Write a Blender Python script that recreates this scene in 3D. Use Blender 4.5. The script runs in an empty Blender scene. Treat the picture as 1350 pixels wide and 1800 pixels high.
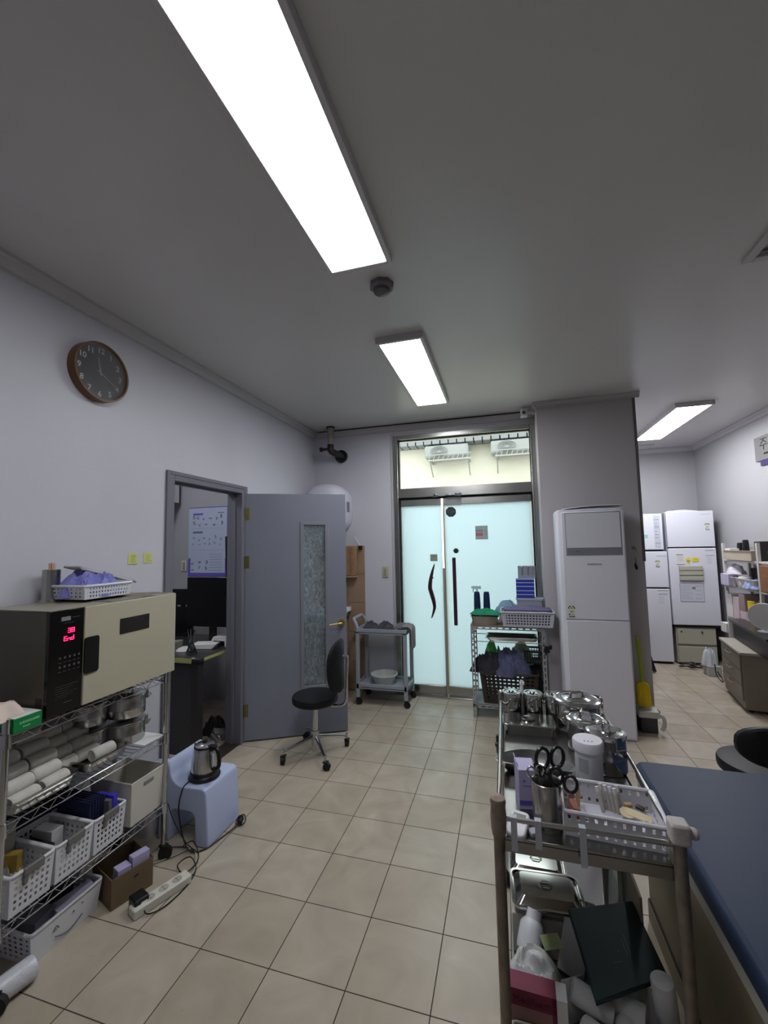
import bpy, math, random
from mathutils import Vector, Matrix, noise
D=bpy.data; SC=bpy.context.scene; COL=SC.collection
PI=math.pi
# ---------------------------------------------------------------- camera
cam=D.objects.new('camera',D.cameras.new('camera')); COL.objects.link(cam)
R=Matrix(((0.960785186,0.276635276,-0.019098410),(-0.040416911,0.071567799,-0.996616538),(-0.274332460,0.958306305,0.079942024)))
Mx=Matrix.Identity(4)
for i in range(3):
    Mx[i][0]=R[0][i]; Mx[i][1]=-R[1][i]; Mx[i][2]=-R[2][i]
Mx.translation=Vector((0.599056,-1.481784,1.546152))
cam.matrix_world=Mx
cam.data.sensor_fit='VERTICAL'; cam.data.sensor_height=36; cam.data.sensor_width=27
cam.data.lens=36*735.977/1800
cam.data.clip_start=.02; cam.data.clip_end=100
SC.camera=cam
# ---------------------------------------------------------------- light and exposure
W=D.worlds.new('daylight'); SC.world=W; W.use_nodes=True
bg=W.node_tree.nodes['Background']; bg.inputs[0].default_value=(.90,.97,1,1); bg.inputs[1].default_value=2.65
LAMP=9.5                    # emission of the ceiling light diffusers
OFFICE_FILL=7.0; LAMP_B=12.5; LAMP_C=18
vs=SC.view_settings; vs.view_transform='Standard'; vs.look='None'; vs.exposure=1.13; vs.gamma=1; vs.use_curve_mapping=False
# ---------------------------------------------------------------- materials
MATS={}
def srgb(c):
    return tuple((x/255/12.92 if x/255<=.04045 else ((x/255+.055)/1.055)**2.4) for x in c)+(1,)
def mat(name,rgb,rough=.5,metal=0,var=0,scale=8,bump=0,bscale=60,emit=0,spec=.5,trans=0,ior=1.45,coat=0,alpha=1,stretch=None,sheen=0):
    if name in MATS: return MATS[name]
    m=D.materials.new(name); MATS[name]=m; m.use_nodes=True
    nt=m.node_tree; b=nt.nodes['Principled BSDF']; c=srgb(rgb)
    b.inputs['Base Color'].default_value=c; b.inputs['Roughness'].default_value=rough; b.inputs['Metallic'].default_value=metal
    b.inputs['Specular IOR Level'].default_value=spec; b.inputs['IOR'].default_value=ior
    b.inputs['Transmission Weight'].default_value=trans; b.inputs['Coat Weight'].default_value=coat; b.inputs['Alpha'].default_value=alpha
    if sheen: b.inputs['Sheen Weight'].default_value=sheen
    m.diffuse_color=c
    tc=None
    def coord(s):
        nonlocal tc
        if tc is None: tc=nt.nodes.new('ShaderNodeTexCoord')
        mp=nt.nodes.new('ShaderNodeMapping'); nt.links.new(tc.outputs['Object'],mp.inputs[0])
        if stretch: mp.inputs['Scale'].default_value=stretch
        n=nt.nodes.new('ShaderNodeTexNoise'); n.inputs['Scale'].default_value=s; n.inputs['Detail'].default_value=4
        nt.links.new(mp.outputs[0],n.inputs['Vector']); return n
    if var:
        n=coord(scale); r=nt.nodes.new('ShaderNodeMapRange'); nt.links.new(n.outputs[0],r.inputs[0])
        r.inputs[1].default_value=.3; r.inputs[2].default_value=.7; r.inputs[3].default_value=1-var; r.inputs[4].default_value=1+var
        mx=nt.nodes.new('ShaderNodeMix'); mx.data_type='RGBA'; mx.blend_type='MULTIPLY'; mx.inputs[0].default_value=1
        mx.inputs[6].default_value=c; nt.links.new(r.outputs[0],mx.inputs[7]); nt.links.new(mx.outputs[2],b.inputs['Base Color'])
    if bump:
        n=coord(bscale); bu=nt.nodes.new('ShaderNodeBump'); bu.inputs['Strength'].default_value=bump; bu.inputs['Distance'].default_value=.004
        nt.links.new(n.outputs[0],bu.inputs['Height']); nt.links.new(bu.outputs[0],b.inputs['Normal'])
    if emit:
        b.inputs['Emission Color'].default_value=c; b.inputs['Emission Strength'].default_value=emit
    return m
M=mat
wallm=M('wall_paint',(199,198,206),.42,var=.03,scale=1.6,bump=.12,bscale=90)
colm=M('column_paint',(176,172,174),.5,var=.03,scale=2)
farwall=M('wall_paint_darkened',(162,161,165),.5,var=.02,scale=2)  # the room's wall paint, darkened to offset the bright recess lamp
ceilm=M('ceiling_paint',(200,197,197),.33,var=.03,scale=1.2,bump=.04,bscale=50)
trimm=M('cornice_paint',(184,181,184),.45)
outm=M('outside_render',(238,232,212),.9,var=.05,scale=1.3)
outgrey=M('outside_grey',(150,150,150),.8)
steel=M('brushed_steel',(176,176,174),.3,1,var=.08,scale=6,stretch=(1,1,.08))
polish=M('polished_steel',(196,196,192),.13,1)
satin=M('satin_steel',(176,175,172),.26,1,var=.1,scale=5)
chrome=M('chrome',(190,192,194),.12,1)
wornp=M('worn_pipe',(128,118,106),.45,.6,var=.25,scale=25)
doorg=M('grey_door_paint',(127,130,143),.42,var=.03,scale=3)
frameg=M('grey_frame_paint',(112,112,122),.45)
brass=M('brass',(206,184,112),.25,1)
dullbrass=M('aged_brass',(128,122,74),.4,.9)
black=M('black_plastic',(18,18,19),.4)
softblack=M('black_vinyl',(20,20,23),.5,spec=.35,bump=.1,bscale=150)
rubber=M('black_rubber',(26,25,24),.7)
screen=M('dark_screen',(7,8,11),.25)
white=M('white_plastic',(216,214,218),.4)
whitew=M('warm_white_plastic',(206,202,192),.45)
basketw=M('basket_plastic',(212,212,216),.42)
greyclip=M('grey_handle_plastic',(110,108,106),.5)
paper=M('paper',(214,213,212),.8)
beige=M('beige_enamel',(178,172,150),.42,var=.02,scale=3)
taupe=M('taupe_steel',(82,77,64),.4)
darkred=M('dark_red_handle',(52,24,34),.35)
postit=M('yellow_note',(206,210,124),.8)
ink=M('ink',(40,42,48),.7)
palewriting=M('pencil_marks',(120,122,100),.8)
purplem=M('purple_print',(98,84,180),.6)
def emat(name,rgb,s):
    m=D.materials.new(name); m.use_nodes=True; nt=m.node_tree
    nt.nodes.remove(nt.nodes['Principled BSDF']); e=nt.nodes.new('ShaderNodeEmission'); e.inputs[0].default_value=srgb(rgb); e.inputs[1].default_value=s
    nt.links.new(e.outputs[0],nt.nodes['Material Output'].inputs[0]); return m
lampm=emat('lamp_diffuser',(245,247,252),LAMP); lampB=emat('lamp_diffuser_far',(245,247,252),LAMP_B); lampC=emat('lamp_diffuser_recess',(246,247,250),LAMP_C)
lampm2=emat('office_fill_diffuser',(240,243,250),OFFICE_FILL)
ledm=emat('red_led',(255,20,60),5)
# floor tiles
def floor_material():
    m=D.materials.new('floor_tiles'); m.use_nodes=True; nt=m.node_tree; N=nt.nodes; L=nt.links; b=N['Principled BSDF']
    tc=N.new('ShaderNodeTexCoord'); br=N.new('ShaderNodeTexBrick'); br.offset=0; br.squash=1
    for k,v in (('Scale',1),('Brick Width',.3),('Row Height',.3),('Mortar Size',.0021),('Mortar Smooth',.15),('Bias',0)): br.inputs[k].default_value=v
    br.inputs['Color1'].default_value=srgb((173,161,144)); br.inputs['Color2'].default_value=srgb((180,170,154)); br.inputs['Mortar'].default_value=srgb((64,52,42))
    L.new(tc.outputs['Object'],br.inputs['Vector'])
    n=N.new('ShaderNodeTexNoise'); n.inputs['Scale'].default_value=3.5; n.inputs['Detail'].default_value=8; n.inputs['Distortion'].default_value=1.4; L.new(tc.outputs['Object'],n.inputs['Vector'])
    r=N.new('ShaderNodeValToRGB'); e=r.color_ramp.elements; e[0].position=.3; e[0].color=(.84,.83,.82,1); e[1].position=.62; e[1].color=(1,1,1,1)
    x=e.new(.76); x.color=(1.12,1.12,1.12,1)
    L.new(n.outputs[0],r.inputs[0])
    mx=N.new('ShaderNodeMix'); mx.data_type='RGBA'; mx.blend_type='MULTIPLY'; mx.inputs[0].default_value=1
    L.new(br.outputs[0],mx.inputs[6]); L.new(r.outputs[0],mx.inputs[7])
    v=N.new('ShaderNodeTexNoise'); v.inputs['Scale'].default_value=28; v.inputs['Detail'].default_value=3; L.new(tc.outputs['Object'],v.inputs['Vector'])
    vr=N.new('ShaderNodeMapRange'); vr.inputs[1].default_value=.73; vr.inputs[2].default_value=.78; vr.inputs[3].default_value=0; vr.inputs[4].default_value=.45; L.new(v.outputs[0],vr.inputs[0])
    m2=N.new('ShaderNodeMix'); m2.data_type='RGBA'; L.new(vr.outputs[0],m2.inputs[0]); L.new(mx.outputs[2],m2.inputs[6]); m2.inputs[7].default_value=srgb((120,108,92))
    L.new(m2.outputs[2],b.inputs['Base Color'])
    rr=N.new('ShaderNodeMapRange'); L.new(br.outputs['Fac'],rr.inputs[0]); rr.inputs[3].default_value=.22; rr.inputs[4].default_value=.9; L.new(rr.outputs[0],b.inputs['Roughness'])
    bu=N.new('ShaderNodeBump'); bu.invert=True; bu.inputs['Strength'].default_value=.6; bu.inputs['Distance'].default_value=.002; L.new(br.outputs['Fac'],bu.inputs['Height']); L.new(bu.outputs[0],b.inputs['Normal'])
    return m
# frosted film glass: translucent sheet with a soft surface gloss
def frosted():
    m=D.materials.new('frosted_glass'); m.use_nodes=True; nt=m.node_tree; N=nt.nodes; L=nt.links; N.remove(N['Principled BSDF'])
    t=N.new('ShaderNodeBsdfTranslucent'); t.inputs[0].default_value=srgb((208,222,226)); g=N.new('ShaderNodeBsdfGlossy'); g.inputs['Roughness'].default_value=.2
    d=N.new('ShaderNodeBsdfDiffuse'); d.inputs[0].default_value=srgb((200,206,206))
    a=N.new('ShaderNodeMixShader'); a.inputs[0].default_value=.12; L.new(t.outputs[0],a.inputs[1]); L.new(d.outputs[0],a.inputs[2])
    b=N.new('ShaderNodeMixShader'); b.inputs[0].default_value=.04; L.new(a.outputs[0],b.inputs[1]); L.new(g.outputs[0],b.inputs[2])
    L.new(b.outputs[0],N['Material Output'].inputs[0]); return m
def clearglass(name,rgb=(245,250,250),refl=.07,rough=0.0):
    m=D.materials.new(name); m.use_nodes=True; nt=m.node_tree; N=nt.nodes; L=nt.links; N.remove(N['Principled BSDF'])
    t=N.new('ShaderNodeBsdfTransparent'); t.inputs[0].default_value=srgb(rgb); g=N.new('ShaderNodeBsdfGlossy'); g.inputs['Roughness'].default_value=rough
    f=N.new('ShaderNodeFresnel'); f.inputs[0].default_value=1.45
    s=N.new('ShaderNodeMath'); s.operation='MULTIPLY_ADD'; L.new(f.outputs[0],s.inputs[0]); s.inputs[1].default_value=.8*min(1,refl*12); s.inputs[2].default_value=0
    b=N.new('ShaderNodeMixShader'); L.new(s.outputs[0],b.inputs[0]); L.new(t.outputs[0],b.inputs[1]); L.new(g.outputs[0],b.inputs[2])
    L.new(b.outputs[0],N['Material Output'].inputs[0]); return m
def patterned_glass():
    m=D.materials.new('patterned_glass'); m.use_nodes=True; nt=m.node_tree; N=nt.nodes; L=nt.links; b=N['Principled BSDF']
    tc=N.new('ShaderNodeTexCoord'); mp=N.new('ShaderNodeMapping'); mp.inputs['Scale'].default_value=(1,1,.55); L.new(tc.outputs['Object'],mp.inputs[0])
    v=N.new('ShaderNodeTexNoise'); v.inputs['Scale'].default_value=30; v.inputs['Detail'].default_value=3; v.inputs['Distortion'].default_value=2.2; L.new(mp.outputs[0],v.inputs['Vector'])
    r=N.new('ShaderNodeValToRGB'); e=r.color_ramp.elements; e[0].position=.35; e[0].color=srgb((150,166,174)); e[1].position=.66; e[1].color=srgb((214,226,230)); L.new(v.outputs[0],r.inputs[0])
    L.new(r.outputs[0],b.inputs['Base Color']); b.inputs['Roughness'].default_value=.12
    b.inputs['Transmission Weight'].default_value=.72
    bu=N.new('ShaderNodeBump'); bu.inputs['Strength'].default_value=.7; bu.inputs['Distance'].default_value=.004; L.new(v.outputs[0],bu.inputs['Height']); L.new(bu.outputs[0],b.inputs['Normal'])
    return m
# ---------------------------------------------------------------- mesh builder
class MB:
    def __init__(s): s.v=[]; s.f=[]; s.mi=[]; s.m=0; s.X=None
    def P(s,p):
        p=Vector(p)
        if s.X is not None: p=s.X@p
        s.v.append(tuple(p)); return len(s.v)-1
    def F(s,ids,m=None): s.f.append(tuple(ids)); s.mi.append(s.m if m is None else m)
    def box(s,lo,hi,m=None,rz=0,rot=None,c=None):
        x0,y0,z0=lo; x1,y1,z1=hi
        pts=[Vector(p) for p in ((x0,y0,z0),(x1,y0,z0),(x1,y1,z0),(x0,y1,z0),(x0,y0,z1),(x1,y0,z1),(x1,y1,z1),(x0,y1,z1))]
        if rz or rot:
            c=Vector(c) if c else (pts[0]+pts[6])/2; Q=rot if rot else Matrix.Rotation(rz,3,'Z')
            pts=[Q@(p-c)+c for p in pts]
        i=[s.P(p) for p in pts]
        for q in ((0,3,2,1),(4,5,6,7),(0,1,5,4),(1,2,6,5),(2,3,7,6),(3,0,4,7)): s.F([i[k] for k in q],m)
        return s
    def prism(s,poly,z0,z1,m=None,axis='z'):
        def mp(a,b,h): return {'z':(a,b,h),'y':(a,h,b),'x':(h,a,b)}[axis]
        n=len(poly); A=[s.P(mp(a,b,z0)) for a,b in poly]; B=[s.P(mp(a,b,z1)) for a,b in poly]
        s.F(A[::-1],m); s.F(B,m)
        for k in range(n): s.F((A[k],A[(k+1)%n],B[(k+1)%n],B[k]),m)
        return s
    def ring(s,c,u,w,r,n): return [s.P(Vector(c)+u*(r*math.cos(2*PI*k/n))+w*(r*math.sin(2*PI*k/n))) for k in range(n)]
    def cyl(s,p0,p1,r,r1=None,n=16,m=None,caps=True):
        return s.tube([p0,p1],r,n,m,caps,radii=[r,r if r1 is None else r1])
    def tube(s,pts,r,n=8,m=None,caps=True,radii=None,closed=False):
        pts=[Vector(p) for p in pts]; rings=[]; ref=None; N=len(pts)
        for i,p in enumerate(pts):
            if closed: d=(pts[(i+1)%N]-pts[i-1])
            else: d=(pts[min(i+1,N-1)]-pts[max(i-1,0)])
            d.normalize()
            if ref is None:
                ref=Vector((0,0,1)) if abs(d.z)<.9 else Vector((1,0,0))
            u=ref.cross(d)
            if u.length<1e-5: u=Vector((0,1,0)).cross(d)
            u.normalize(); w=d.cross(u); ref=w
            rings.append(s.ring(p,u,w,radii[i] if radii else r,n))
        K=len(rings)
        for i in range(K if closed else K-1):
            a=rings[i]; b=rings[(i+1)%K]
            for k in range(n): s.F((a[k],a[(k+1)%n],b[(k+1)%n],b[k]),m)
        if caps and not closed: s.F(rings[0][::-1],m); s.F(rings[-1],m)
        return s
    def lathe(s,prof,c=(0,0,0),n=32,m=None,sx=1,sy=1,seg=None):
        c=Vector(c); R_=[]
        for r,z in prof:
            if r<1e-6: R_.append([s.P(c+Vector((0,0,z)))])
            else: R_.append([s.P(c+Vector((r*sx*math.cos(2*PI*k/n),r*sy*math.sin(2*PI*k/n),z))) for k in range(n)])
        for i in range(len(R_)-1):
            a,b=R_[i],R_[i+1]
            if len(a)==1 and len(b)==1: continue
            for k in range(n):
                k2=(k+1)%n
                if len(a)==1: s.F((a[0],b[k2],b[k]),m)
                elif len(b)==1: s.F((a[k],a[k2],b[0]),m)
                else: s.F((a[k],a[k2],b[k2],b[k]),m)
        return s
    def ball(s,c,r,n=16,m=None,sx=1,sy=1,sz=1):
        return s.lathe([(r*math.sin(PI*i/(n//2)),-r*sz*math.cos(PI*i/(n//2))) for i in range(n//2+1)],c,n,m,sx,sy)
    def grid(s,fn,nu,nv,m=None,skip=None,closeu=False):
        I=[[s.P(fn(i/nu,j/nv)) for j in range(nv+1)] for i in range(nu if closeu else nu+1)]
        for i in range(nu):
            for j in range(nv):
                if skip and skip(i,j): continue
                i2=(i+1)%nu if closeu else i+1
                s.F((I[i][j],I[i2][j],I[i2][j+1],I[i][j+1]),m)
        return s
    def perf(s,A,B,C,E,nu,nv,uf=.5,vf=.5,mu=.06,mv=.1,m=None,skip=None):
        A,B,C,E=map(Vector,(A,B,C,E))
        def br(n,f,mg):
            p=(1-2*mg)/(n-1+f); L_=[0]
            for k in range(n): L_+= [mg+k*p,mg+k*p+p*f]
            return L_+[1]
        U=br(nu,uf,mu); V=br(nv,vf,mv)
        I=[[s.P(A.lerp(B,u).lerp(E.lerp(C,u),v)) for v in V] for u in U]
        for i in range(len(U)-1):
            for j in range(len(V)-1):
                if i%2==1 and j%2==1 and not (skip and skip(i//2,j//2)): continue
                s.F((I[i][j],I[i+1][j],I[i+1][j+1],I[i][j+1]),m)
        return s
    def heap(s,rx,ry,h,seed,c=(0,0,0),n=72,nr=22,m=None,fold=2.2,rag=.18,p=3.2,base=0.0):
        o=Vector((seed*7.3,seed*3.1,seed)); c=Vector(c)
        rings=[]
        for i in range(nr+1):
            t=i/nr; row=[]
            for k in range(n):
                a=2*PI*k/n
                ed=1+rag*noise.noise(Vector((math.cos(a)*1.6,math.sin(a)*1.6,0))+o)*2
                x=rx*ed*t*math.cos(a); y=ry*ed*t*math.sin(a)
                q=Vector((x/rx*fold,y/ry*fold,0))+o
                w_=Vector((noise.noise(q*.8+Vector((3,1,7))),noise.noise(q*.8+Vector((8,5,2))),0))*1.5
                q=Vector((q.x*1.5+w_.x,q.y*.8+w_.y,q.z))
                rd=noise.noise(q*.7+Vector((1,1,1)))
                r1=1-abs(noise.noise(q*1.1))*2.6
                r2=1-abs(noise.noise(q*2.3+Vector((9,2,4))))*2.6
                r3=1-abs(noise.noise(q*4.9+Vector((2,6,4))))*2.6
                z=h*(1-t**p)*(.60+.28*rd+.20*r1+.10*r2+.03*r3)
                row.append(s.P(c+Vector((x,y,base+max(z,0)+.0015))))
            rings.append(row)
        for i in range(nr):
            for k in range(n): s.F((rings[i][k],rings[i+1][k],rings[i+1][(k+1)%n],rings[i][(k+1)%n]),m)
        low=[s.P((Vector(s.v[q]) if s.X is None else s.X.inverted()@Vector(s.v[q]))-Vector((0,0,.0015))) for q in rings[-1]]
        for k in range(n): s.F((rings[-1][k],low[k],low[(k+1)%n],rings[-1][(k+1)%n]),m)
        s.F(low[::-1],m)
        return s
    def rbox(s,cx,cy,hx,hy,z0,z1,r=.02,k=4,m=None,taper=1.0):
        def out(f,hx,hy):
            P_=[]
            for qx,qy,a0 in ((1,1,0),(-1,1,PI/2),(-1,-1,PI),(1,-1,3*PI/2)):
                for i in range(k+1):
                    a=a0+PI/2*i/k; P_.append((cx+qx*(hx-r)+r*math.cos(a),cy+qy*(hy-r)+r*math.sin(a)))
            return P_
        lo=out(0,hx*taper,hy*taper); hi=out(1,hx,hy); n=len(lo)
        A=[s.P((x,y,z0)) for x,y in lo]; B=[s.P((x,y,z1)) for x,y in hi]
        s.F(A[::-1],m); s.F(B,m)
        for i in range(n): s.F((A[i],A[(i+1)%n],B[(i+1)%n],B[i]),m)
        return s
    def tray(s,hx,hy,h,t=.002,r=.03,rim=.008,taper=.9,k=5,m=None,c=(0,0,0)):
        # open tray: rolled rim, tapering wall, floor, outer shell
        c=Vector(c)
        def out(hx,hy,r,z):
            P_=[]
            for qx,qy,a0 in ((1,1,0),(-1,1,PI/2),(-1,-1,PI),(1,-1,3*PI/2)):
                for i in range(k+1):
                    a=a0+PI/2*i/k; P_.append(s.P(c+Vector((qx*(hx-r)+r*math.cos(a),qy*(hy-r)+r*math.sin(a),z))))
            return P_
        L_=[out(hx*taper,hy*taper,r*.9,0),out(hx,hy,r,h-rim*.6),out(hx+rim,hy+rim,r+rim,h-rim*.5),out(hx+rim,hy+rim,r+rim,h),out(hx-t,hy-t,r,h),out(hx*taper-t,hy*taper-t,r*.9,t*1.5)]
        n=len(L_[0]); s.F(L_[0][::-1],m)
        for a,b in zip(L_,L_[1:]):
            for i in range(n): s.F((a[i],a[(i+1)%n],b[(i+1)%n],b[i]),m)
        s.F(L_[-1],m); return s
    def text(s,string,size,fn,depth=.0006,m=None,align='CENTER'):
        cu=D.curves.new('t','FONT'); cu.body=string; cu.size=size; cu.align_x=align; cu.align_y='CENTER'; cu.extrude=depth; cu.resolution_u=3
        o=D.objects.new('t',cu); me=D.meshes.new_from_object(o)
        b0=len(s.v)
        for v in me.vertices: s.P(fn(v.co))
        for p_ in me.polygons: s.F([b0+i for i in p_.vertices],m)
        D.objects.remove(o); D.meshes.remove(me); D.curves.remove(cu); return s
def build(name,mb,mats,parent=None,loc=(0,0,0),rot=(0,0,0),bevel=0,seg=2,solid=0,smooth=True,angle=38,sub=0,offs=0):
    me=D.meshes.new(name); me.from_pydata(mb.v,[],mb.f)
    if not isinstance(mats,(list,tuple)): mats=[mats]
    for m in mats: me.materials.append(m)
    me.polygons.foreach_set('material_index',mb.mi)
    if smooth:
        me.polygons.foreach_set('use_smooth',[True]*len(me.polygons))
        try: me.set_sharp_from_angle(angle=math.radians(angle))
        except Exception: pass
    me.validate(); me.update()
    o=D.objects.new(name,me); COL.objects.link(o); o.location=loc; o.rotation_euler=rot
    if parent is not None: o.parent=parent
    if solid:
        x=o.modifiers.new('s','SOLIDIFY'); x.thickness=solid; x.offset=offs
    if bevel:
        x=o.modifiers.new('b','BEVEL'); x.width=bevel; x.segments=seg; x.limit_method='ANGLE'; x.angle_limit=math.radians(40); x.harden_normals=False
    if sub:
        x=o.modifiers.new('u','SUBSURF'); x.levels=sub; x.render_levels=sub
    return o
def tag(o,label,cat,group=None,kind=None):
    if label: o['label']=label
    if cat: o['category']=cat
    if group: o['group']=group
    if kind: o['kind']=kind
    return o
def thing(name,label,cat,loc=(0,0,0),rz=0,group=None,rot=None):
    o=D.objects.new(name,None); COL.objects.link(o); o.location=loc; o.rotation_euler=rot if rot else (0,0,rz); o.empty_display_size=.05
    return tag(o,label,cat,group)
def struct(name,mb,mats,label=None,cat=None,**k):
    o=build(name,mb,mats,**k)
    if not k.get('parent'): tag(o,label,cat,kind='structure')
    return o
def dup(root,loc,rz=None,label=None,rot=None):
    r=root.copy(); COL.objects.link(r); r.location=loc
    if rz is not None: r.rotation_euler=(0,0,rz)
    if rot is not None: r.rotation_euler=rot
    if label: r['label']=label
    for ch in list(root.children):
        c=ch.copy(); COL.objects.link(c); c.parent=r
        for g in list(ch.children):
            d=g.copy(); COL.objects.link(d); d.parent=c
    return r
def single(name,mb,mats,label,cat,loc=(0,0,0),group=None,kind=None,**k):
    return tag(build(name,mb,mats,loc=loc,**k),label,cat,group,kind)
def fillet(pts,r,k=4):
    # round the corners of a polyline
    pts=[Vector(p) for p in pts]; out=[pts[0]]
    for a,b,c in zip(pts,pts[1:],pts[2:]):
        d0=(a-b); d1=(c-b); q=min(r,d0.length*.49,d1.length*.49); p0=b+d0.normalized()*q; p1=b+d1.normalized()*q
        for i in range(k+1):
            t=i/k; out.append(p0*(1-t)**2+b*2*t*(1-t)+p1*t*t)
    return out+[pts[-1]]
def bez(pts,n=8):
    # Catmull-Rom through points
    pts=[Vector(p) for p in pts]; P_=[pts[0]]+pts+[pts[-1]]; out=[]
    for i in range(1,len(P_)-2):
        for k in range(n):
            t=k/n; a,b,c,d=P_[i-1:i+3]
            out.append(.5*((2*b)+(c-a)*t+(2*a-5*b+4*c-d)*t*t+(3*b-a-3*c+d)*t**3))
    return out+[pts[-1]]
# ================================================================ THE SETTING
H=2.86
struct('floor',MB().box((-3.05,-3.3,-.1),(3.35,3.05,0)).box((1.62,3.05,-.1),(3.35,5.45,0)),floor_material(),smooth=False)
struct('ceiling',MB().box((-3.05,-3.3,H),(3.35,3.05,H+.1)).box((1.62,3.05,H),(3.35,5.45,H+.1)),ceilm,smooth=False)
m=MB(); X0,X1=-1.6,-1.48
m.box((X0,-3.3,0),(X1,.73,H)); m.box((X0,1.53,0),(X1,3.05,H)); m.box((X0,.73,2.03),(X1,1.53,H))
struct('wall_left',m,wallm,smooth=False)
m=MB(); Y0,Y1=2.9,3.05
m.box((-1.48,Y0,0),(-.53,Y1,H)); m.box((-.53,Y0,2.73),(.92,Y1,H)); m.box((.92,Y0,0),(1.0,Y1,H))
struct('wall_back',m,wallm,smooth=False)
struct('wall_column',MB().box((.93,2.62,0),(1.75,3.2,H)),colm,bevel=.004)
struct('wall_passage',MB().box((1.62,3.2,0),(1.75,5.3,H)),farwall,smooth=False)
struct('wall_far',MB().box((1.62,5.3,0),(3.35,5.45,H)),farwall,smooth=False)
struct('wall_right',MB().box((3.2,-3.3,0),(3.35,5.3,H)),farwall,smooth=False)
struct('wall_front',MB().box((-1.48,-3.3,0),(3.2,-3.15,H)),wallm,smooth=False)
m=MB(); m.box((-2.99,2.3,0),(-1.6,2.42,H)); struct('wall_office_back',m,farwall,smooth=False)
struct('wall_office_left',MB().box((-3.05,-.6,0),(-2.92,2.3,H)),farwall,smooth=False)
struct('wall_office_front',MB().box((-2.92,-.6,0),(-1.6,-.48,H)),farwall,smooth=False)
# cornices: stepped profile along each wall
def cornice(name,p0,p1,inward,h=.07,d=.045):
    p0=Vector(p0); p1=Vector(p1); n=Vector(inward)
    prof=[(0,0),(d,0),(d,-.018),(d*.72,-.024),(d*.62,-.04),(d*.34,-h*.8),(.012,-h*.86),(.012,-h),(0,-h)]
    m=MB(); A=[m.P(p0+n*a+Vector((0,0,b))) for a,b in prof]; B=[m.P(p1+n*a+Vector((0,0,b))) for a,b in prof]
    k=len(prof)
    m.F(A[::-1]); m.F(B)
    for i in range(k): m.F((A[i],A[(i+1)%k],B[(i+1)%k],B[i]))
    return struct(name,m,trimm,angle=25)
cornice('trim_1',(-1.48,-3.15,H),(-1.48,2.9,H),(1,0,0))
cornice('trim_2',(-1.48,2.9,H),(.93,2.9,H),(0,-1,0))
cornice('trim_3',(.92,2.62,H),(1.79,2.62,H),(0,-1,0),h=.05,d=.035)
cornice('trim_4',(.93,2.9,H),(.93,2.59,H),(-1,0,0),h=.05,d=.03)
cornice('trim_5',(3.2,5.3,H),(3.2,-3.15,H),(-1,0,0))
cornice('trim_6',(1.75,5.3,H),(3.2,5.3,H),(0,-1,0))
# brown tile behind the wash stand
def tilem():
    m=M('brown_tile',(150,124,100),.4,var=.16,scale=5,bump=.1,bscale=10); return m
m=MB()
for i in range(3):
    for j in range(5):
        m.box((-1.478+i*.2,2.885,.003+j*.31),(-1.478+i*.2+.197 if i<2 else -.885,2.9,.003+j*.31+.307))
struct('trim_7',m,tilem(),bevel=.002)
struct('trim_14',MB().box((1.735,2.613,1.37),(1.756,2.622,2.81)).box((1.749,2.622,1.37),(1.756,2.66,2.81)),M('corner_guard',(96,92,92),.5))
# --- glazed entrance: steel frame, transom window, two frosted leaves
m=MB()
m.box((-.53,2.86,0),(-.482,3.0,2.73)); m.box((.882,2.86,0),(.93,3.0,2.73)); m.box((-.482,2.86,2.685),(.882,3.0,2.73))
m.box((-.482,2.865,2.05),(.882,2.99,2.15)); m.box((-.482,2.86,0),(.882,3.0,.012))
fr=struct('trim_8',m,satin,bevel=.003)
m=MB(); m.box((-.565,2.885,0),(-.531,2.9,2.765)); m.box((-.531,2.885,2.731),(.93,2.9,2.765))
struct('trim_9',m,trimm,bevel=.003)
m=MB(); m.box((-.482,2.9,.012),(-.470,2.96,2.05)); m.box((.870,2.9,.012),(.882,2.96,2.05)); m.box((-.47,2.9,2.035),(.87,2.96,2.05))
m.box((-.482,2.90,2.15),(-.475,2.94,2.685)); m.box((.875,2.9,2.15),(.882,2.94,2.685)); m.box((-.475,2.9,2.678),(.875,2.94,2.685))
struct('trim_10',m,rubber)
w=struct('window_1',MB().box((-.475,2.925,2.15),(.875,2.931,2.678)),clearglass('transom_glass',(222,224,222),.004))
def leaf(name,x0,x1):
    m=MB(); m.box((x0,2.908,.012),(x1,2.952,.105)); m.box((x0,2.908,1.962),(x1,2.952,2.033))
    o=struct(name,m,satin,bevel=.004)
    g=build('glass_pane',MB().box((x0+.002,2.925,.105),(x1-.002,2.935,1.962)),frosted_m,parent=o); g['label']='frosted glass pane'
    return o
frosted_m=frosted()
dl=leaf('door_1',-.468,-.034); dr=leaf('door_2',-.010,.868)
build('edge_strip',MB().box((-.034,2.915,.012),(-.016,2.945,1.3)),M('edge_strip_grey',(150,152,150),.4),parent=dl,bevel=.002)
build('edge_strip',MB().box((-.012,2.9,.03),(-.003,2.945,1.962)),M('brass_strip',(188,168,120),.3,.7),parent=dr)
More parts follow.
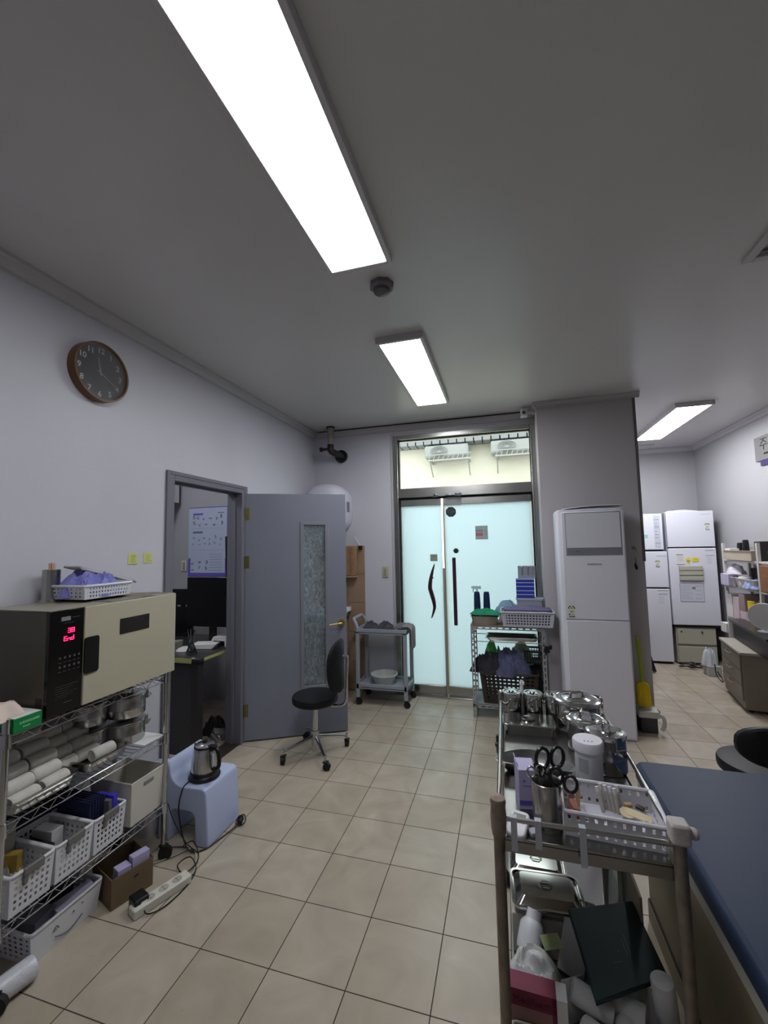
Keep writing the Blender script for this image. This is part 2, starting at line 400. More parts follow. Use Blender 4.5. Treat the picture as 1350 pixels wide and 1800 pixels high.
# curved handle on the narrow leaf, straight one on the wide leaf
m=MB(); pts=[];rad=[]
for i in range(25):
    t=i/24; z=1.345-.555*t; x=-.113-.034*math.sin(PI*min(1,t*1.25))+.028*math.sin(PI*max(0,(t-.45)/.55))-.045*t
    pts.append((x,2.872,z)); rad.append(.0045+.0175*math.sin(PI*t)**.8)
m.tube(pts,.02,10,radii=rad)
m.cyl((-.14,2.872,1.2),(-.14,2.925,1.2),.008); m.cyl((-.13,2.872,.92),(-.13,2.925,.92),.008)
build('handle',m,darkred,parent=dl)
m=MB(); m.box((.072,2.862,.725),(.108,2.88,1.41)); m.cyl((.09,2.88,1.3),(.09,2.925,1.3),.01); m.cyl((.09,2.88,.84),(.09,2.925,.84),.01)
build('handle',m,darkred,parent=dr,bevel=.006)
m=MB(); m.cyl((.110,2.9,1.478),(.110,2.926,1.478),.026,n=24); m.cyl((.110,2.893,1.478),(.110,2.9,1.478),.012)
build('lock',m,M('lock_dark',(52,72,66),.35,.6),parent=dr)
# door stops and bolt plates on the transom bar
m=MB(); m.box((-.105,2.85,2.04),(-.055,2.9,2.068)); m.box((-.095,2.852,2.068),(-.065,2.87,2.078)); m.box((.02,2.85,2.05),(.11,2.9,2.062)); m.box((.12,2.845,2.045),(.19,2.9,2.075)); m.box((.14,2.85,2.075),(.17,2.87,2.09))
single('door_catch',m,chrome,'chromed door catches clipped along the steel bar over the glass doors','door catch',bevel=.002)
m=MB()
for q in ((.0,.05),(.2,.0)): pass
m.box((.03,2.897,1.95),(.18,2.9075,2.04))
single('plate',m,M('clear_plate',(160,162,162),.15,.3),'shiny square plate fixed over the glass door top rail','plate')
# octagonal sticker, seen from behind
m=MB(); P_=[(.068+.056*math.cos(PI/8+k*PI/4),1.885+.056*math.sin(PI/8+k*PI/4)) for k in range(8)]
m.prism(P_,2.921,2.9245,axis='y')
P2=[(.068+.048*math.cos(PI/8+k*PI/4),1.885+.048*math.sin(PI/8+k*PI/4)) for k in range(8)]
m.prism(P2,2.9205,2.9212,m=1,axis='y')
m.text('ADT',.042,lambda c:(.068-c.x,2.9202-c.z,1.885+c.y),m=2)
single('octagonal_sticker',m,[M('sticker_black',(16,24,22),.5),M('sticker_dark',(34,42,42),.5),M('sticker_blue',(64,72,92),.5)],'small dark octagonal sticker at the top of the wide glass door','sticker',smooth=False)
def door_sticker(name,x0,x1,z0,z1,mats,label,extra):
    m=MB(); m.box((x0,2.9215,z0),(x1,2.9245,z1)); extra(m); return single(name,m,mats,label,'sticker',smooth=False)
def ex(m):
    m.box((.318,2.921,1.605),(.320,2.9215,1.72),m=1)
    m.text('미세요',.026,lambda c:(.352+c.x,2.9208-c.z,1.678+c.y),m=2)
    m.box((.318,2.9208,1.628),(.384,2.9214,1.655),m=3)
    m.text('PUSH',.02,lambda c:(.351+c.x,2.9202-c.z,1.6415+c.y),m=4)
    m.tube([(.415,2.9208,1.69),(.42,2.9208,1.66),(.414,2.9208,1.63)],.0022,5,m=1); m.box((.318,2.921,1.598),(.43,2.9214,1.6),m=1)
door_sticker('notice_sticker',.312,.437,1.59,1.73,[M('notice_grey',(160,172,170),.5),M('notice_edge',(110,120,112),.5),ink,M('notice_red',(190,62,76),.5),M('notice_pink',(226,170,176),.5)],'square grey notice with red and black lettering on the wide glass door',ex)
def ex2(m):
    for k in range(4): m.box((-.14+k*.012,2.921,1.415),(-.133+k*.012,2.9214,1.425),m=1)
door_sticker('square_sticker',-.163,-.088,1.372,1.445,[M('sticker_sage',(142,154,136),.5),M('sticker_mark',(96,106,92),.5)],'small sage grey square sticker above the curved door handle',ex2)
# --- grey side door on the left wall
m=MB()
m.box((-1.61,.725,0),(-1.468,.762,2.035)); m.box((-1.61,1.498,0),(-1.468,1.535,2.035)); m.box((-1.61,.762,1.998),(-1.468,1.498,2.035))
m.box((-1.478,.695,0),(-1.464,.725,2.06)); m.box((-1.478,1.535,0),(-1.464,1.568,2.06)); m.box((-1.478,.725,2.035),(-1.464,1.535,2.06))
m.box((-1.56,.762,0),(-1.53,.772,1.998)); m.box((-1.56,1.488,0),(-1.53,1.498,1.998)); m.box((-1.56,.772,1.988),(-1.53,1.488,1.998))
struct('trim_11',m,frameg,bevel=.003)
struct('trim_12',MB().box((-1.61,.76,0),(-1.48,1.5,.006)),M('threshold_dark',(52,46,42),.5))
AL=math.atan2(.388,.734)
lf=thing('door_3',None,None,(-1.462,1.542,0),AL); lf['kind']='structure'
W_=.83; a0,a1,b0,b1=.458,.666,.388,1.748
m=MB(); m.box((0,0,.012),(a0,.042,2.0)); m.box((a1,0,.012),(W_,.042,2.0)); m.box((a0,0,.012),(a1,.042,b0)); m.box((a0,0,b1),(a1,.042,2.0))
build('door_leaf',m,doorg,parent=lf,smooth=False)
m=MB(); t=.014
for q in ((-.008,.002),(.04,.05)):
    m.box((a0-t,q[0],b0-t),(a0+t,q[1],b1+t)); m.box((a1-t,q[0],b0-t),(a1+t,q[1],b1+t)); m.box((a0+t,q[0],b0-t),(a1-t,q[1],b0+t)); m.box((a0+t,q[0],b1-t),(a1-t,q[1],b1+t))
build('glass_bead',m,M('bead_grey',(128,129,138),.4),parent=lf,bevel=.002)
build('vision_panel',MB().box((a0,.017,b0),(a1,.023,b1)),patterned_glass(),parent=lf)
hd=build('door_handle',MB().cyl((.785,-.014,.9),(.785,0,.9),.027,n=24).cyl((.785,-.05,.9),(.785,-.01,.9),.010).tube(bez([(.785,-.05,.9),(.77,-.058,.902),(.73,-.058,.898),(.68,-.054,.893)]),.008,10,radii=None),brass,parent=lf)
for z in (1.83,1.43,.245):
    hb=MB(); hb.cyl((-.004,-.006,z-.05),(-.004,-.006,z+.05),.0065,n=10); hb.box((-.002,-.0015,z-.05),(.028,.001,z+.05)); hb.box((-.034,-.0035,z-.05),(-.004,-.001,z+.05))
    for dz in (-.03,.03): hb.cyl((-.02,-.005,z+dz),(-.02,-.003,z+dz),.004)
    build('hinge',hb,dullbrass,parent=lf)
# --- outside the glass doors
struct('ground_outside',MB().box((-4,3.05,-.12),(1.6,6.2,-.02)),outgrey,smooth=False)
m=MB(); m.box((-5,5.8,-.1),(3.4,6.0,3.46))
struct('wall_outside',m,outm,smooth=False)
m=MB(); m.box((-5,5.5,3.31),(3.4,6.0,3.47))
for k in range(60): m.box((-5+k*.14,5.49,3.25),(-4.88+k*.14,5.8,3.31))
struct('trim_13',m,M('eave_grey',(140,142,142),.7),smooth=False)
for i,(x0,lab) in enumerate(((-.66,'pale outdoor air conditioner on a bracket seen at left through the transom window'),(.44,'pale outdoor air conditioner on a bracket seen at right through the transom window'))):
    t=thing('outdoor_unit',lab,'air conditioner',(x0,5.5,2.98),0,'outdoor units on the opposite wall')
    build('casing',MB().box((0,0,.03),(.74,.26,.25)),M('outdoor_unit_grey',(158,160,156),.6),parent=t,bevel=.03)
    m=MB()
    for a in range(4): m.lathe([(.05+a*.03,0),(.054+a*.03,0)],(0,0,0),24)
    m2=MB(); 
    for a in (.05,.08,.11,.14): 
        m2.tube([(.25+a*math.cos(2*PI*k/24),-.01,.14+a*.6*math.sin(2*PI*k/24)) for k in range(24)],.004,6,closed=True)
    build('fan_grille',m2,M('outdoor_grille',(120,122,118),.6),parent=t)
    b=MB()
    for x in (.08,.72): b.box((x,-.05,-.03),(x+.03,.29,0)); b.tube([(x+.015,-.04,-.02),(x+.015,.285,-.25)],.01,6)
    b.box((.06,-.07,-.035),(.78,-.04,-.01)); b.box((.06,-.07,.06),(.78,-.05,.075))
    for k in range(9): b.tube([(.07+k*.08,-.06,-.03),(.11+k*.08 if k%2 else .05+k*.08+.06,-.06,.065)],.006,6)
    build('bracket',b,M('bracket_grey',(166,166,160),.6),parent=t)
# ================================================================ CEILING LIGHTS
def ceiling_light(label,x0,x1,y0,y1,dm=lampm,z=2.822):
    k=(z-1.5462)/(2.79-1.5462); x0,x1=[.5991+(x-.5991)*k for x in (x0,x1)]; y0,y1=[-1.4818+(y+1.4818)*k for y in (y0,y1)]
    t=thing('ceiling_light',label,'ceiling light',((x0+x1)/2,(y0+y1)/2,z))
    hx=(x1-x0)/2; hy=(y1-y0)/2; e=.022; m=MB()
    m.box((-hx-e,-hy-e,-.004),(-hx,hy+e,H-z)); m.box((hx,-hy-e,-.004),(hx+e,hy+e,H-z)); m.box((-hx,-hy-e,-.004),(hx,-hy,H-z)); m.box((-hx,hy,-.004),(hx,hy+e,H-z))
    build('frame',m,M('light_frame',(196,194,196),.45),parent=t,bevel=.002)
    build('diffuser',MB().box((-hx,-hy,0),(hx,hy,.01)),dm,parent=t,smooth=False)
    return t
ceiling_light('long white ceiling light panel nearest the camera, cut by the top of the photo',-.105,.150,-1.08,.20)
ceiling_light('ceiling light panel beyond the smoke detector, nearer the glass doors',-.100,.155,.93,2.13,lampB)
ceiling_light('ceiling light panel in the recess above the refrigerators',2.21,2.49,3.0,4.33,lampC)
ceiling_light('unseen ceiling light added to brighten the side office beyond the grey door',-2.5,-2.2,.2,1.4,lampm2)  # out of view, added to light the office
t=thing('smoke_detector','round grey smoke detector between the two ceiling lights','smoke detector',(.055,.455,H))
build('base',MB().lathe([(0,0),(.062,0),(.062,-.02),(.05,-.03),(0,-.03)],n=8),M('detector_grey',(112,110,112),.5),parent=t,angle=20)
build('sensor',MB().lathe([(.042,-.03),(.04,-.045),(.024,-.056),(0,-.058)],n=24),M('detector_grey2',(90,88,90),.5),parent=t)
t=thing('ceiling_vent','white slatted ceiling vent at the right edge of the photo','ceiling vent',(1.98,.56,H))
m=MB(); s_=.25
m.box((-s_,-s_,-.018),(-s_+.04,s_,0)); m.box((s_-.04,-s_,-.018),(s_,s_,0)); m.box((-s_+.04,-s_,-.018),(s_-.04,-s_+.04,0)); m.box((-s_+.04,s_-.04,-.018),(s_-.04,s_,0))
build('frame',m,trimm,parent=t,bevel=.004)
m=MB()
for k in range(7): m.box((-.21,-.19+k*.06,-.012),(.21,-.155+k*.06,-.006),rot=Matrix.Rotation(.5,3,'X'))
build('slats',m,trimm,parent=t)
# access panel in the recess
single('ceiling_hatch',MB().box((-.17,-.14,-.012),(.17,.14,0)),M('hatch_paint',(190,188,190),.5),'small flat hatch on the recess ceiling near the far wall','hatch',(2.45,5.1,H),bevel=.003)
single('ceiling_cable',MB().tube([(-1.40,2.845,2.852),(-.5,2.85,2.854),(.3,2.85,2.852),(.9,2.85,2.852)],.005,6),rubber,'thin black cable along the ceiling edge above the glass doors','cable')
# pipe with clamp near the corner
t=thing('pipe_stub','short pale pipe dropping from the ceiling corner with a dark flanged elbow','pipe',(-1.2,2.72,H))
build('drop_pipe',MB().cyl((0,0,0),(0,0,-.21),.034,n=20),M('pipe_wrap',(150,142,136),.7,var=.1,scale=30),parent=t)
build('collar',MB().cyl((0,0,-.012),(0,0,0),.046,n=20),rubber,parent=t)
m=MB(); m.tube(fillet([(0,0,-.20),(0,-.01,-.27),(.05,.08,-.29),(.07,.175,-.30)],.03),.036,16); m.cyl((-.01,-.02,-.25),(-.09,-.03,-.25),.016); m.cyl((-.09,-.03,-.25),(-.11,-.03,-.25),.026,n=12)
build('elbow',m,M('elbow_metal',(58,54,54),.4,.5),parent=t)
m=MB(); m.cyl((.06,.15,-.3),(.06,.175,-.3),.072,n=24); build('flange',m,black,parent=t)
# small speaker / sensor beside the column
t=thing('corner_sensor','small white corner sensor box beside the column under the cornice','sensor',(.83,2.72,2.81))
build('housing',MB().box((-.035,-.04,-.05),(.03,.03,.03)),white,parent=t,bevel=.01)
build('arm',MB().cyl((.02,.0,.0),(.1,.02,-.01),.018,n=12),whitew,parent=t)
build('lens',MB().cyl((-.005,-.05,-.015),(-.005,-.038,-.015),.014,n=12),M('lens_grey',(90,86,84),.2),parent=t)
# ================================================================ WALL THINGS, LEFT
c=Vector((-1.48,.197,2.500)); Rr=.157
t=thing('wall_clock','round wall clock with dark face, white numerals and wooden rim','clock',tuple(c))
m=MB(); m.cyl((0,0,0),(.048,0,0),Rr,n=64,caps=True)
pr=[(Rr-.010,.030),(Rr-.009,.052),(Rr,.052),(Rr,0),(0,0)]
m=MB(); n=72; rings=[]
for r,xx in pr:
    rings.append([m.P((xx,r*math.cos(2*PI*k/n),r*math.sin(2*PI*k/n))) for k in range(n)] if r>0 else [m.P((xx,0,0))])
for a,b in zip(rings,rings[1:]):
    for k in range(n):
        k2=(k+1)%n
        m.F((a[k],a[k2],b[k2],b[k]) if len(b)>1 else (a[k],a[k2],b[0]))
build('rim',m,M('clock_wood',(104,68,30),.4,var=.1,scale=12),parent=t,angle=30)
build('face',MB().cyl((.028,0,0),(.031,0,0),Rr-.010,n=64),M('clock_face',(56,56,62),.35),parent=t,smooth=False)
m=MB()
for k in range(1,13):
    a=PI/2-k*PI/6; m.text(str(k),.043,lambda q,a=a:(.0315+q.z,.118*math.cos(a)+q.x,.118*math.sin(a)+q.y))
build('numerals',m,M('numeral_white',(236,234,232),.5),parent=t,smooth=False)
def hand(name,ang,L,w):
    m=MB(); d=Vector((0,math.cos(ang),math.sin(ang))); q=Vector((0,-d.z,d.y)); b=-d*.018; e=d*L
    ids=[m.P(Vector((.033,0,0))+p) for p in (b-q*w,e-q*w*.7,e+q*w*.7,b+q*w)]; m.F(ids)
    return build(name,m,M('hand_white',(200,198,196),.5),parent=t,solid=.0012)
hand('hour_hand',PI/2-math.radians(350),.078,.003); hand('minute_hand',PI/2-math.radians(118),.115,.0022)
build('glass_cover',MB().cyl((.046,0,0),(.0475,0,0),Rr-.0095,n=64),clearglass('clock_glass',(252,252,252),.06),parent=t,smooth=False)
def note(y0,z0,lab,sd):
    random.seed(sd); w=.062; m=MB()
    m.grid(lambda u,v:(-1.4785+.004*(1-v)*(.3+.7*u),y0+w*u,z0+w*v),4,4)
    for k in range(4):
        y=y0+.012+random.random()*.006; m.box((-1.4742,y,z0+.012+k*.012),(-1.4738,y+.025+random.random()*.014,z0+.0135+k*.012),m=1)
    single('sticky_note',m,[postit,palewriting],lab,'sticky note',group='sticky notes beside the grey door frame',solid=.0004,smooth=False)
note(.430,1.467,'yellow sticky note on the left wall, the one farther from the grey door frame',1)
note(.538,1.469,'yellow sticky note on the left wall, the one next to the grey door frame',2)
# light switch by the entrance, and black-clipped sockets
def switch(name,x,y,z,axis,mt,label,w=.07,h=.115):
    t=thing(name,label,'light switch',(x,y,z))
    build('plate',MB().box((-w/2,-.01,-h/2),(w/2,0,h/2)),mt,parent=t,bevel=.004)
    build('rocker',MB().box((-w/5,-.015,-h/3),(w/5,-.01,h/3)),M('rocker_grey',(150,148,120),.4),parent=t,bevel=.002)
    return t
switch('light_switch',-.652,2.9,1.263,'y',M('switch_cream',(176,174,146),.45),'cream light switch on the wall left of the glass doors')
# ================================================================ WASH CORNER BEHIND THE DOOR
t=thing('water_heater','white rounded electric water heater on the wall behind the grey door','water heater',(-1.24,2.72,1.95))
def squircle(r,n=48,p=2.6):
    out=[]
    for k in range(n):
        a=2*PI*k/n; cx,cz=math.cos(a),math.sin(a); q=(abs(cx)**p+abs(cz)**p)**(-1/p); out.append((r*cx*q,r*cz*q))
    return out
m=MB(); L_=[]
for s_,yy in ((.0,-.19),(.55,-.185),(.8,-.165),(.93,-.12),(1,-.04),(1,.06),(.93,.178)):
    L_.append([m.P((x*s_*.9,yy,z)) if s_>0 else None for x,z in [(a*1,b*s_) for a,b in squircle(.275)]] if s_>0 else [m.P((0,yy,0))])
for a,b in zip(L_,L_[1:]):
    n=48
    for k in range(n):
        k2=(k+1)%n
        m.F((a[0],b[k2],b[k]) if len(a)==1 else (a[k],a[k2],b[k2],b[k]))
m.F(L_[-1])
build('tank',m,M('heater_white',(206,208,216),.4),parent=t)
m=MB()
for k in range(7): m.box((.2475,-.06,-.035+k*.014),(.2535,.0,-.028+k*.014))
m.box((.246,-.066,-.042),(.2505,.006,.07),m=1)
build('grille',m,[M('grille_dark',(96,98,108),.5),M('grille_plate',(150,152,160),.5)],parent=t)
m=MB(); m.tube(bez([(.1,.1,-.26),(.12,.12,-.4),(.1,.15,-.6),(.08,.16,-.8)]),.009,8); m.tube(bez([(-.05,.1,-.26),(-.05,.12,-.45),(-.06,.15,-.8)]),.009,8)
build('hoses',m,steel,parent=t)
t=thing('washbasin','white wall-hung washbasin behind the grey door, seen through its glass strip','washbasin',(-1.24,2.885,.86))
m=MB(); m.tray(.20,.19,.13,t=.02,r=.06,rim=.012,taper=.7,c=(0,-.2,-.13)); build('bowl',m,M('ceramic',(214,218,222),.15),parent=t)
m=MB(); m.box((-.20,-.07,-.02),(.20,0,.03)); build('ledge',m,M('ceramic',(214,218,222),.15),parent=t,bevel=.01)
m=MB(); m.tube(fillet([(0,-.03,.03),(0,-.03,.13),(0,-.13,.14),(0,-.15,.10)],.03),.011,10); m.cyl((0,-.03,.13),(.0,-.03,.16),.016); m.box((-.008,-.09,.16),(.008,-.01,.168)); build('tap',m,chrome,parent=t)
m=MB(); m.tube([(0,-.2,-.13),(0,-.2,-.3),(0,-.02,-.34)],.018,10); build('waste_pipe',m,white,parent=t)
# tan towel on a rail
t=thing('hanging_towel','tan towel hanging folded on the brown tiles beside the grey door','towel',(-1.03,2.86,1.55))
m=MB()
def tw(u,v):
    x=-.09+.17*u; z=-.33*v; return (x,-.035-.006*math.sin(u*9+1)-.004*math.sin(v*7),z)
m.grid(tw,16,20); build('cloth',m,M('towel_tan',(150,116,86),.9,var=.12,scale=14,bump=.3,bscale=200),parent=t,solid=.016)
m=MB(); m.tube([(-.1,-.0,-.33),(-.1,-.05,-.335),(.075,-.055,-.335),(.085,-.04,-.33)],.007,8); build('rail',m,M('rail_tan',(176,150,122),.4),parent=t)
t=thing('wall_hook','black hook bracket with a hanging cord at the edge of the brown tiles','hook',(-.925,2.885,1.53))
m=MB(); m.box((-.02,-.02,-.02),(.02,0,.02)); m.cyl((0,-.03,.0),(0,-.0,.0),.012); m.tube([(.0,-.03,0),(.02,-.04,-.01),(.022,-.04,-.03)],.005,6); build('bracket',m,black,parent=t,bevel=.003)
m=MB(); m.tube(bez([(-.015,-.03,0),(-.03,-.035,-.1),(-.035,-.03,-.22),(-.04,-.03,-.34)]),.003,6); m.cyl((-.035,-.03,-.2),(-.035,-.03,-.22),.008); build('cord',m,M('cord_tan',(110,84,62),.6),parent=t)
m=MB(); m.tube(bez([(.0,-.02,.02),(-.05,-.015,.10),(-.07,-.01,.12)]),.004,6); build('tie',m,white,parent=t)
# ================================================================ HELPERS FOR REPEATED THINGS
def perf_basket(name,label,cat,loc,rz,hx,hy,h,nx,ny,nz,tp=.88,mt=None,group=None,uf=.5,vf=.55,solid_front=False,mu=.1,mv=.14,rimw=.006,th=.0022,skip=None):
    t=thing(name,label,cat,loc,rz,group); bx,by=hx*tp,hy*tp; m=MB()
    m.perf((-bx,-by,0),(bx,-by,0),(hx,-hy,h),(-hx,-hy,h),nx,nz,uf,vf,mu,mv,skip=skip)
    m.perf((bx,by,0),(-bx,by,0),(-hx,hy,h),(hx,hy,h),nx,nz,uf,vf,mu,mv)
    if solid_front: m.F([m.P(p) for p in ((bx,-by,0),(bx,by,0),(hx,hy,h),(hx,-hy,h))])
    else: m.perf((bx,-by,0),(bx,by,0),(hx,hy,h),(hx,-hy,h),ny,nz,uf,vf,mu,mv)
    m.perf((-bx,by,0),(-bx,-by,0),(-hx,-hy,h),(-hx,hy,h),ny,nz,uf,vf,mu,mv)
    m.F([m.P(p) for p in ((-bx,-by,0),(-bx,by,0),(bx,by,0),(bx,-by,0))])
    build('body',m,mt or basketw,parent=t,solid=th,smooth=False)
    m=MB(); q=.012; P_=[]
    for qx,qy,a0 in ((1,1,0),(-1,1,PI/2),(-1,-1,PI),(1,-1,3*PI/2)):
        for i in range(4):
            a=a0+PI/2*i/3; P_.append((qx*(hx-q)+q*math.cos(a),qy*(hy-q)+q*math.sin(a),h))
    m.tube(P_,rimw,8,closed=True); build('rim',m,mt or basketw,parent=t)
    return t
def castor(parent,x,y,z=0,r=.03,w=.02,rz=0,name='castor'):
    m=MB(); Q=Matrix.Rotation(rz,3,'Z')
    f=lambda a,b,c: Vector((x,y,z))+Q@Vector((a,b,c))
    m.cyl(f(.01,-w/2,r),f(.01,w/2,r),r,n=20); m.cyl(f(.01,-w/2-.003,r),f(.01,w/2+.003,r),r*.35,n=12)
    for sy in (-1,1):
        m.F([m.P(f(*p)) for p in ((-.008,sy*(w/2+.004),r*2.1),(.02,sy*(w/2+.004),r*2.1),(.018,sy*(w/2+.004),r*.7),(.002,sy*(w/2+.004),r*.7))])
    m.box(tuple(f(0,0,0)+Vector((-.014,-w/2-.005,r*2.05))),tuple(f(0,0,0)+Vector((.018,w/2+.005,r*2.3))))
    m.cyl(f(0,0,r*2.2),f(0,0,r*2.8),.008)
    return build(name,m,rubber,parent=parent)
def roll_mesh(r=.0285,L=.1):
    m=MB(); pr=[(0,-L/2+.003),(r*.2,-L/2+.002),(r*.55,-L/2+.004),(r*.86,-L/2),(r*.97,-L/2+.004),(r,-L/2+.012),(r*.985,0),(r,L/2-.012),(r*.97,L/2-.004),(r*.86,L/2),(r*.5,L/2-.004),(0,L/2-.002)]
    return m.lathe(pr,(0,0,0),22)
# ================================================================ WIRE SHELF UNIT ON THE LEFT
SX0,SX1,SY0,SY1=-1.435,-1.11,-.385,.345; DZ=(.90,.60,.262)
t=thing('wire_shelf_unit','chromed three-tier wire shelf unit on castors against the left wall','shelf',(0,0,0))
for x,y,top in ((SX1,SY0,.962),(SX0,SY0,.962),(SX1,SY1,.912),(SX0,SY1,.912)):
    m=MB(); m.cyl((x,y,.07),(x,y,top),.0125,n=16)
    for z in DZ: m.cyl((x,y,z-.035),(x,y,z+.012),.0175,.0155,n=16)
    build('post',m,chrome,parent=t); castor(t,x,y,0,.032,.022,rz=.6)
for z in DZ:
    m=MB()
    for y in (SY0,SY1):
        for dz in (0,-.03): m.tube([(SX0,y,z+dz),(SX1,y,z+dz)],.0028,6)
        k=9; m.tube([(SX0+(SX1-SX0)*i/k,y,z-(.03 if i%2 else 0)) for i in range(k+1)],.0018,5)
    for x in (SX0,SX1):
        for dz in (0,-.03): m.tube([(x,SY0,z+dz),(x,SY1,z+dz)],.0028,6)
        k=23; m.tube([(x,SY0+(SY1-SY0)*i/k,z-(.03 if i%2 else 0)) for i in range(k+1)],.0018,5)
    for i in range(1,26): y=SY0+(SY1-SY0)*i/26; m.tube([(SX0,y,z+.002),(SX1,y,z+.002)],.0018,4,caps=False)
    for x in (SX0+.11,SX1-.11): m.tube([(x,SY0,z-.002),(x,SY1,z-.002)],.0022,4)
    build('shelf',m,chrome,parent=t)
# ---- the beige sterilising oven
t=thing('drying_oven','beige bench-top drying oven with black control panel on top of the wire shelves','oven',(0,0,0))
ox0,ox1,oy0,oy1,oz0,oz1=-1.455,-1.112,-.265,.375,.915,1.315
m=MB(); m.box((ox0,oy0,oz0),(ox1,oy1,oz1)); 
build('body',m,taupe,parent=t,bevel=.004)
build('top_plate',MB().box((ox0,oy0,oz1),(ox1+.015,oy1,oz1+.003)),M('oven_top',(150,146,128),.4),parent=t)
for x in (ox0+.04,ox1-.04):
    for y in (oy0+.05,oy1-.05): build('foot',MB().cyl((x,y,.903),(x,y,.916),.014),rubber,parent=t)
build('control_panel',MB().box((ox1,oy0+.002,oz0),(ox1+.018,-.127,oz1)),M('panel_gloss_black',(10,10,11),.18),parent=t,bevel=.002)
X_=ox1+.0185
m=MB(); m.box((X_,-.221,1.272),(X_+.0006,-.184,1.288)); build('name_plate',m,M('plate_silver',(128,128,130),.4),parent=t)
m=MB(); m.box((X_,-.176,1.281),(X_+.0005,-.145,1.283)); m.box((X_,-.21,1.262),(X_+.0005,-.17,1.2632)); m.box((X_,-.2,.953),(X_+.0005,-.165,.955))
for i in range(5):
    for j in range(2): m.box((X_,-.226+i*.019,1.075+j*.035),(X_+.0004,-.214+i*.019,1.077+j*.035)); m.box((X_,-.224+i*.019,1.09+j*.035),(X_+.0004,-.216+i*.019,1.098+j*.035))
for j in range(6): m.box((X_,-.235,.975+j*.009),(X_+.0004,-.235+.05+.02*((j*7)%3),.976+j*.009))
build('panel_print',m,M('panel_print_grey',(74,76,78),.6),parent=t)
def seg7(m,ch,y,z,w=.011,h=.02,q=.0022):
    S={'a':((0,h),(w,h)),'g':((0,h/2),(w,h/2)),'d':((0,0),(w,0)),'f':((0,h/2),(0,h)),'b':((w,h/2),(w,h)),'e':((0,0),(0,h/2)),'c':((w,0),(w,h/2))}
    for s in ch:
        (a,b),(c_,d)=S[s]; m.box((X_,y+a-q/2,z+b-q/2),(X_+.0008,y+c_+q/2,z+d+q/2))
m=MB(); seg7(m,'abgcd',-.192,1.224,.010,.016); seg7(m,'abcdefg',-.177,1.224,.010,.016)
build('upper_display',m,ledm,parent=t)
m=MB(); seg7(m,'adefg',-.207,1.194,.010,.016); seg7(m,'ceg',-.193,1.194,.010,.016); seg7(m,'bcdeg',-.179,1.194,.010,.016)
build('lower_display',m,ledm,parent=t)
dd=build('door',MB().box((ox1,-.125,oz0+.001),(ox1+.022,oy1+.001,oz1)),beige,parent=t,bevel=.003)
build('door_window',MB().box((ox1+.0215,.04,1.168),(ox1+.024,.203,1.238)),M('window_smoked',(34,31,27),.15),parent=dd,bevel=.001)
m=MB(); m.rbox(0,0,.033,.075,0,.006,r=.012); m.v=[(ox1+.0215+p[2],-.094+p[0],1.115+p[1]) for p in m.v]
hh=build('door_handle',m,M('handle_black',(14,13,13),.3),parent=dd,bevel=.0015)
build('side_badge',MB().box((-1.148,oy0-.002,.962),(-1.118,oy0,.99)),black,parent=t)
# ---- on the oven
t=thing('stick_holder','steel beaker full of wooden tongue sticks on the oven top','cup',(-1.415,-.035,1.318))
build('beaker',MB().lathe([(0,0),(.05,0),(.05,.006),(.036,.014),(.035,.146),(.033,.146),(.033,.01),(0,.01)],n=28),satin,parent=t)
random.seed(4); wood=M('stick_wood',(208,176,150),.7)
m=MB()
for k in range(16):
    a=random.random()*6.28; r=random.random()*.024; x,y=r*math.cos(a),r*math.sin(a)
    m.box((x-.004,y-.0008,.012),(x+.004,y+.0008,.168+random.random()*.01),rz=random.random()*3)
build('sticks',m,wood,parent=t,smooth=False)
m=MB(); m.grid(lambda u,v:(-1.098-.34*u,.0+.36*v,1.320+.003*math.sin(u*9+v*5)+.008*math.exp(-((v-.55)**2)/.01)*(1-u)),20,20)
single('spread_cloth',m,M('cloth_greybeige',(122,118,110),.9,var=.08,scale=30),'grey folded cloth lying flat on the oven top under the white basket','cloth',solid=.010,offs=1)
b=perf_basket('storage_basket','white perforated basket of blue cloths on top of the oven','basket',(-1.30,.075,1.332),0,.105,.125,.058,7,14,3,.94,group=None)
m=MB(); m.heap(.10,.128,.13,3,c=(0,0,0),fold=1.5,p=4); single('cloth_bundle',m,M('cloth_blue',(120,122,190),.85,var=.2,scale=50,sheen=.3,bump=.2,bscale=200),'crumpled periwinkle blue cloths heaped in the basket on the oven','cloth',(-1.30,.055,1.338))
m=MB(); m.grid(lambda u,v:(-1.39+.10*u,-.0+.30*v,1.475-.085*v+.0*u),6,6); m.grid(lambda u,v:(-1.29+.012*u,-.0+.30*v,1.475-.085*v-.012*u),2,6)
single('grey_board',m,M('lid_grey',(170,170,170),.4),'flat grey plastic board leaning on the blue cloths against the wall','board',solid=.008)
# ---- glove box and gloves at the near end of the shelf
t=thing('glove_box','green and white glove box on the near end of the top wire shelf','box',(-1.095,-.372,.906))
build('carton',MB().box((-.2,0,0),(0,.095,.05)),M('carton_green',(0,128,62),.5),parent=t,bevel=.0015)
m=MB(); m.text('SURGIGUARD',.011,lambda c:(.0006+c.z,.052+c.x,.03+c.y)); m.box((.0,.03,.014),(.0008,.055,.0165)); build('print',m,M('print_pale',(168,220,186),.6),parent=t,smooth=False)
m=MB(); m.box((-.195,.004,.05),(-.003,.092,.0515)); build('flap',m,paper,parent=t)
m=MB(); m.heap(.075,.10,.065,8,fold=1.6,rag=.3); single('glove_pile',m,M('glove_latex',(214,196,184),.6,var=.05),'pinkish latex gloves piled on the green box','gloves',(-1.185,-.395,.9585))
t=thing('green_scissors','green-handled scissors standing at the left edge beside the oven','scissors',(-1.30,-.36,.905))
